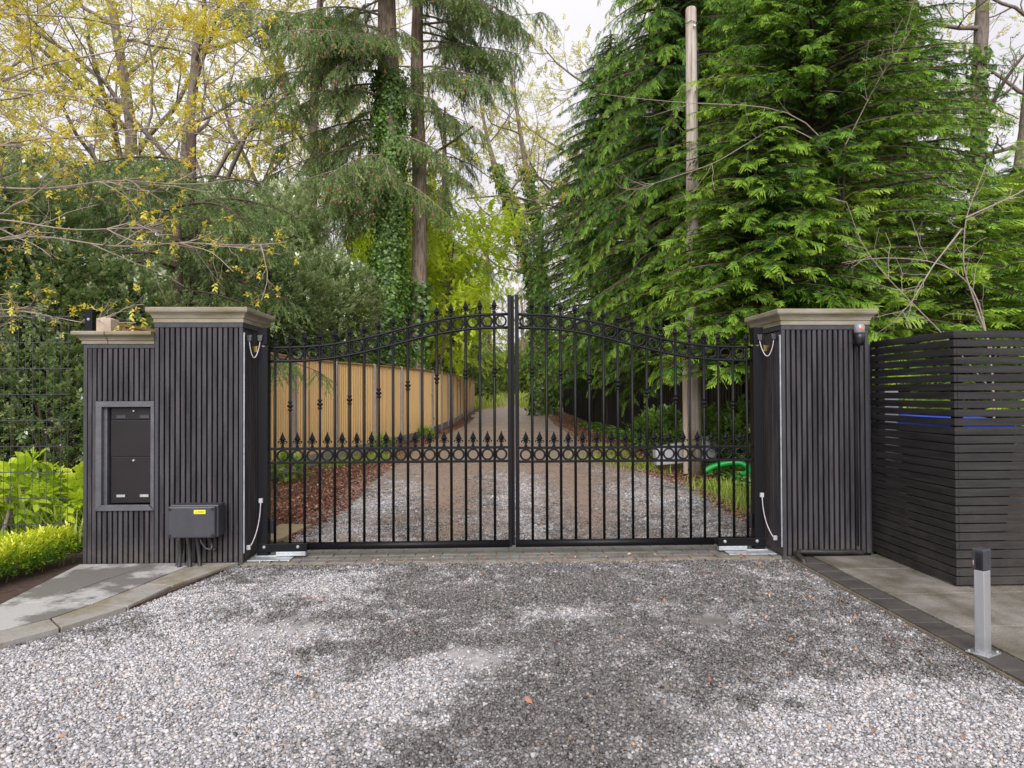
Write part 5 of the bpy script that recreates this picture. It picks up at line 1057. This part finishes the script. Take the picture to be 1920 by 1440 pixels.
def tufts(cs):
    def f(r, n):
        k = r.integers(0, len(cs), n); c = np.array(cs)[k]; return c[:, 0] + r.normal(0, 1, n) * c[:, 2], c[:, 1] + r.normal(0, 1, n) * c[:, 3]
    return f
ground_scatter('grass', BL_, L_grass, 9000, tufts([(2.35, 6.2, .25, .5), (2.0, 7.4, .25, .5), (2.75, 2.8, .2, .4), (2.6, 1.9, .15, .4), (2.8, 3.5, .2, .3), (2.45, 9.5, .2, .8), (-2.8, 7.3, .2, .4), (-2.3, 8.0, .2, .4), (2.9, 1.2, .2, .3), (2.75, 3.4, .15, .3)]), .075, .45, 123, .8, 0, .3)
ground_scatter('grass', BL_, L_grass, 9000, tufts([(-.75, 42, .3, 1.5), (-.5, 44, .35, 2.0), (.2, 50, .5, 4), (3.2, 44, .5, 3), (3.3, 55, .5, 5), (.9, 65, .2, 4), (2.8, 66, .4, 5)]), .5, .62, 124, .8, 0, .3)
ground_scatter('grass', BL_, L_grass, 16000, lambda r, n: (r.uniform(-6.5, -3.1, n), r.uniform(.5, 3.2, n)), .26, .55, 125, .8, 0, .3)
ground_scatter('ground_cover', LF, L_ivy, 16000, lambda r, n: (3.9 - np.abs(r.normal(0, .35, n)), 1.5 + 18 * r.random(n) ** 1.3), .075, .4, 126, .45, .05, .6)
G10 = 'leafy weeds in front of the black fence'
for i, (lab, x, y, h, w) in enumerate((('bright leafy shrub hugging the back of the slat screen side pillar', 2.95, 1.7, 1.25, .22), ('dark bramble clump between the gate and the crooked white box', 3.55, 6.6, .75, .5), ('bramble clump at the foot of the black fence, deep in shade', 3.4, 9.2, .7, .55), ('bramble against the black fence right of the pole', 3.75, 5.3, .9, .35))):
    bush('bramble_clump', lab, 'plant', (x, y, 0), [(0, 0, h * .5, w, w, h * .5), (.1, .1, h * .8, w * .7, w, h * .3)], 420, TW_H, L_hem if i == 0 else L_ivy, .2, .42 if i else .5, 130 + i, G10, 4, .4)
for i, (lab, x, y) in enumerate((('small leafy weed at the near foot of the timber fence', -3.0, 4.9), ('small weed against the gravel board where the fence bends', -2.35, 9.6), ('small weed by the fence farther along the bend', -1.75, 13.2))):
    bush('fence_weed', lab, 'plant', (x, y, .0), [(0, 0, .12, .2, .2, .16)], 160, TW_H, L_hem, .12, .45, 140 + i, 'weeds along the timber fence', 3, -.5)

# far-off wood that closes the view
def far_wood():
    r = np.random.default_rng(150); n = 26000; a = r.uniform(-1.45, 1.45, n); d = r.uniform(70, 130, n); x = np.sin(a) * d; y = np.cos(a) * d - 5; top = 5.5 + 5 * fbm(a * 12, d * .01, 1.0)
    z = top * r.random(n) ** .8; k = (np.abs(x - 1.9) > 1.5) | (y > 92); x, y, z = x[k], y[k], z[k]; m = len(x); D = r.normal(size=(m, 3)); L_ = Leaves(); L_.add(*scatter(*TW_O, np.stack([x, y, gz(y) + z], 1), rot_frames(D), 1.5 * r.uniform(.6, 1.3, m), .25 + .4 * z / 12 + r.normal(0, .15, m)))
    props(L_.build('distant_wood', L_wood, None), kind='stuff')
far_wood()

# small fallen leaves and twigs blown onto the front gravel
def fl(r, n):
    y = -.25 - 3.0 * r.random(n) ** 1.2; x = np.where(r.random(n) < .6, 1.95 - np.abs(r.normal(0, .35, n)), r.uniform(-2, 1.9, n)); return x, y
ground_scatter('fallen_leaves', LF, L_dead, 190, fl, .017, .7, 160, None, .012)
ground_scatter('fallen_leaves', LF, L_dead, 160, lambda r, n: (r.uniform(-1.9, 1.9, n), r.normal(-.16, .05, n)), .02, .7, 161, None, .02)
def twigs():
    r = np.random.default_rng(162)
    for i in range(7):
        x, y = [(-.4, 2.2), (1.55, -1.3), (-1.2, -1.1), (.9, -2.3), (1.75, -1.9), (-1.5, 3.4), (1.3, -.6)][i]; a = r.uniform(0, PI); L0 = r.uniform(.10, .24); q = np.linspace(-.5, .5, 7)
        pts = np.c_[x + np.cos(a) * q * L0, y + np.sin(a) * q * L0, .020 + .004 * np.sin(q * 9)]; pts[:, :2] += r.normal(0, .004, (7, 2))
        t = MB().tube(pts, .0022, 5).build('fallen_twig', M['twig'] if i % 2 else M['cone'], None, 0, True)
        props(t, ['thin reddish twig on the gravel inside the left gate leaf', 'pale twig on the gravel near the brick edging', 'reddish twig on the gravel below the control box', 'pale twig lying alone on the front gravel right of centre', 'reddish twig on the gravel close to the sensor post', 'pale twig at the leafy left margin of the lane', 'reddish twig on the gravel near the foot conduit'][i], 'twig', 'twigs fallen on the gravel')
twigs()
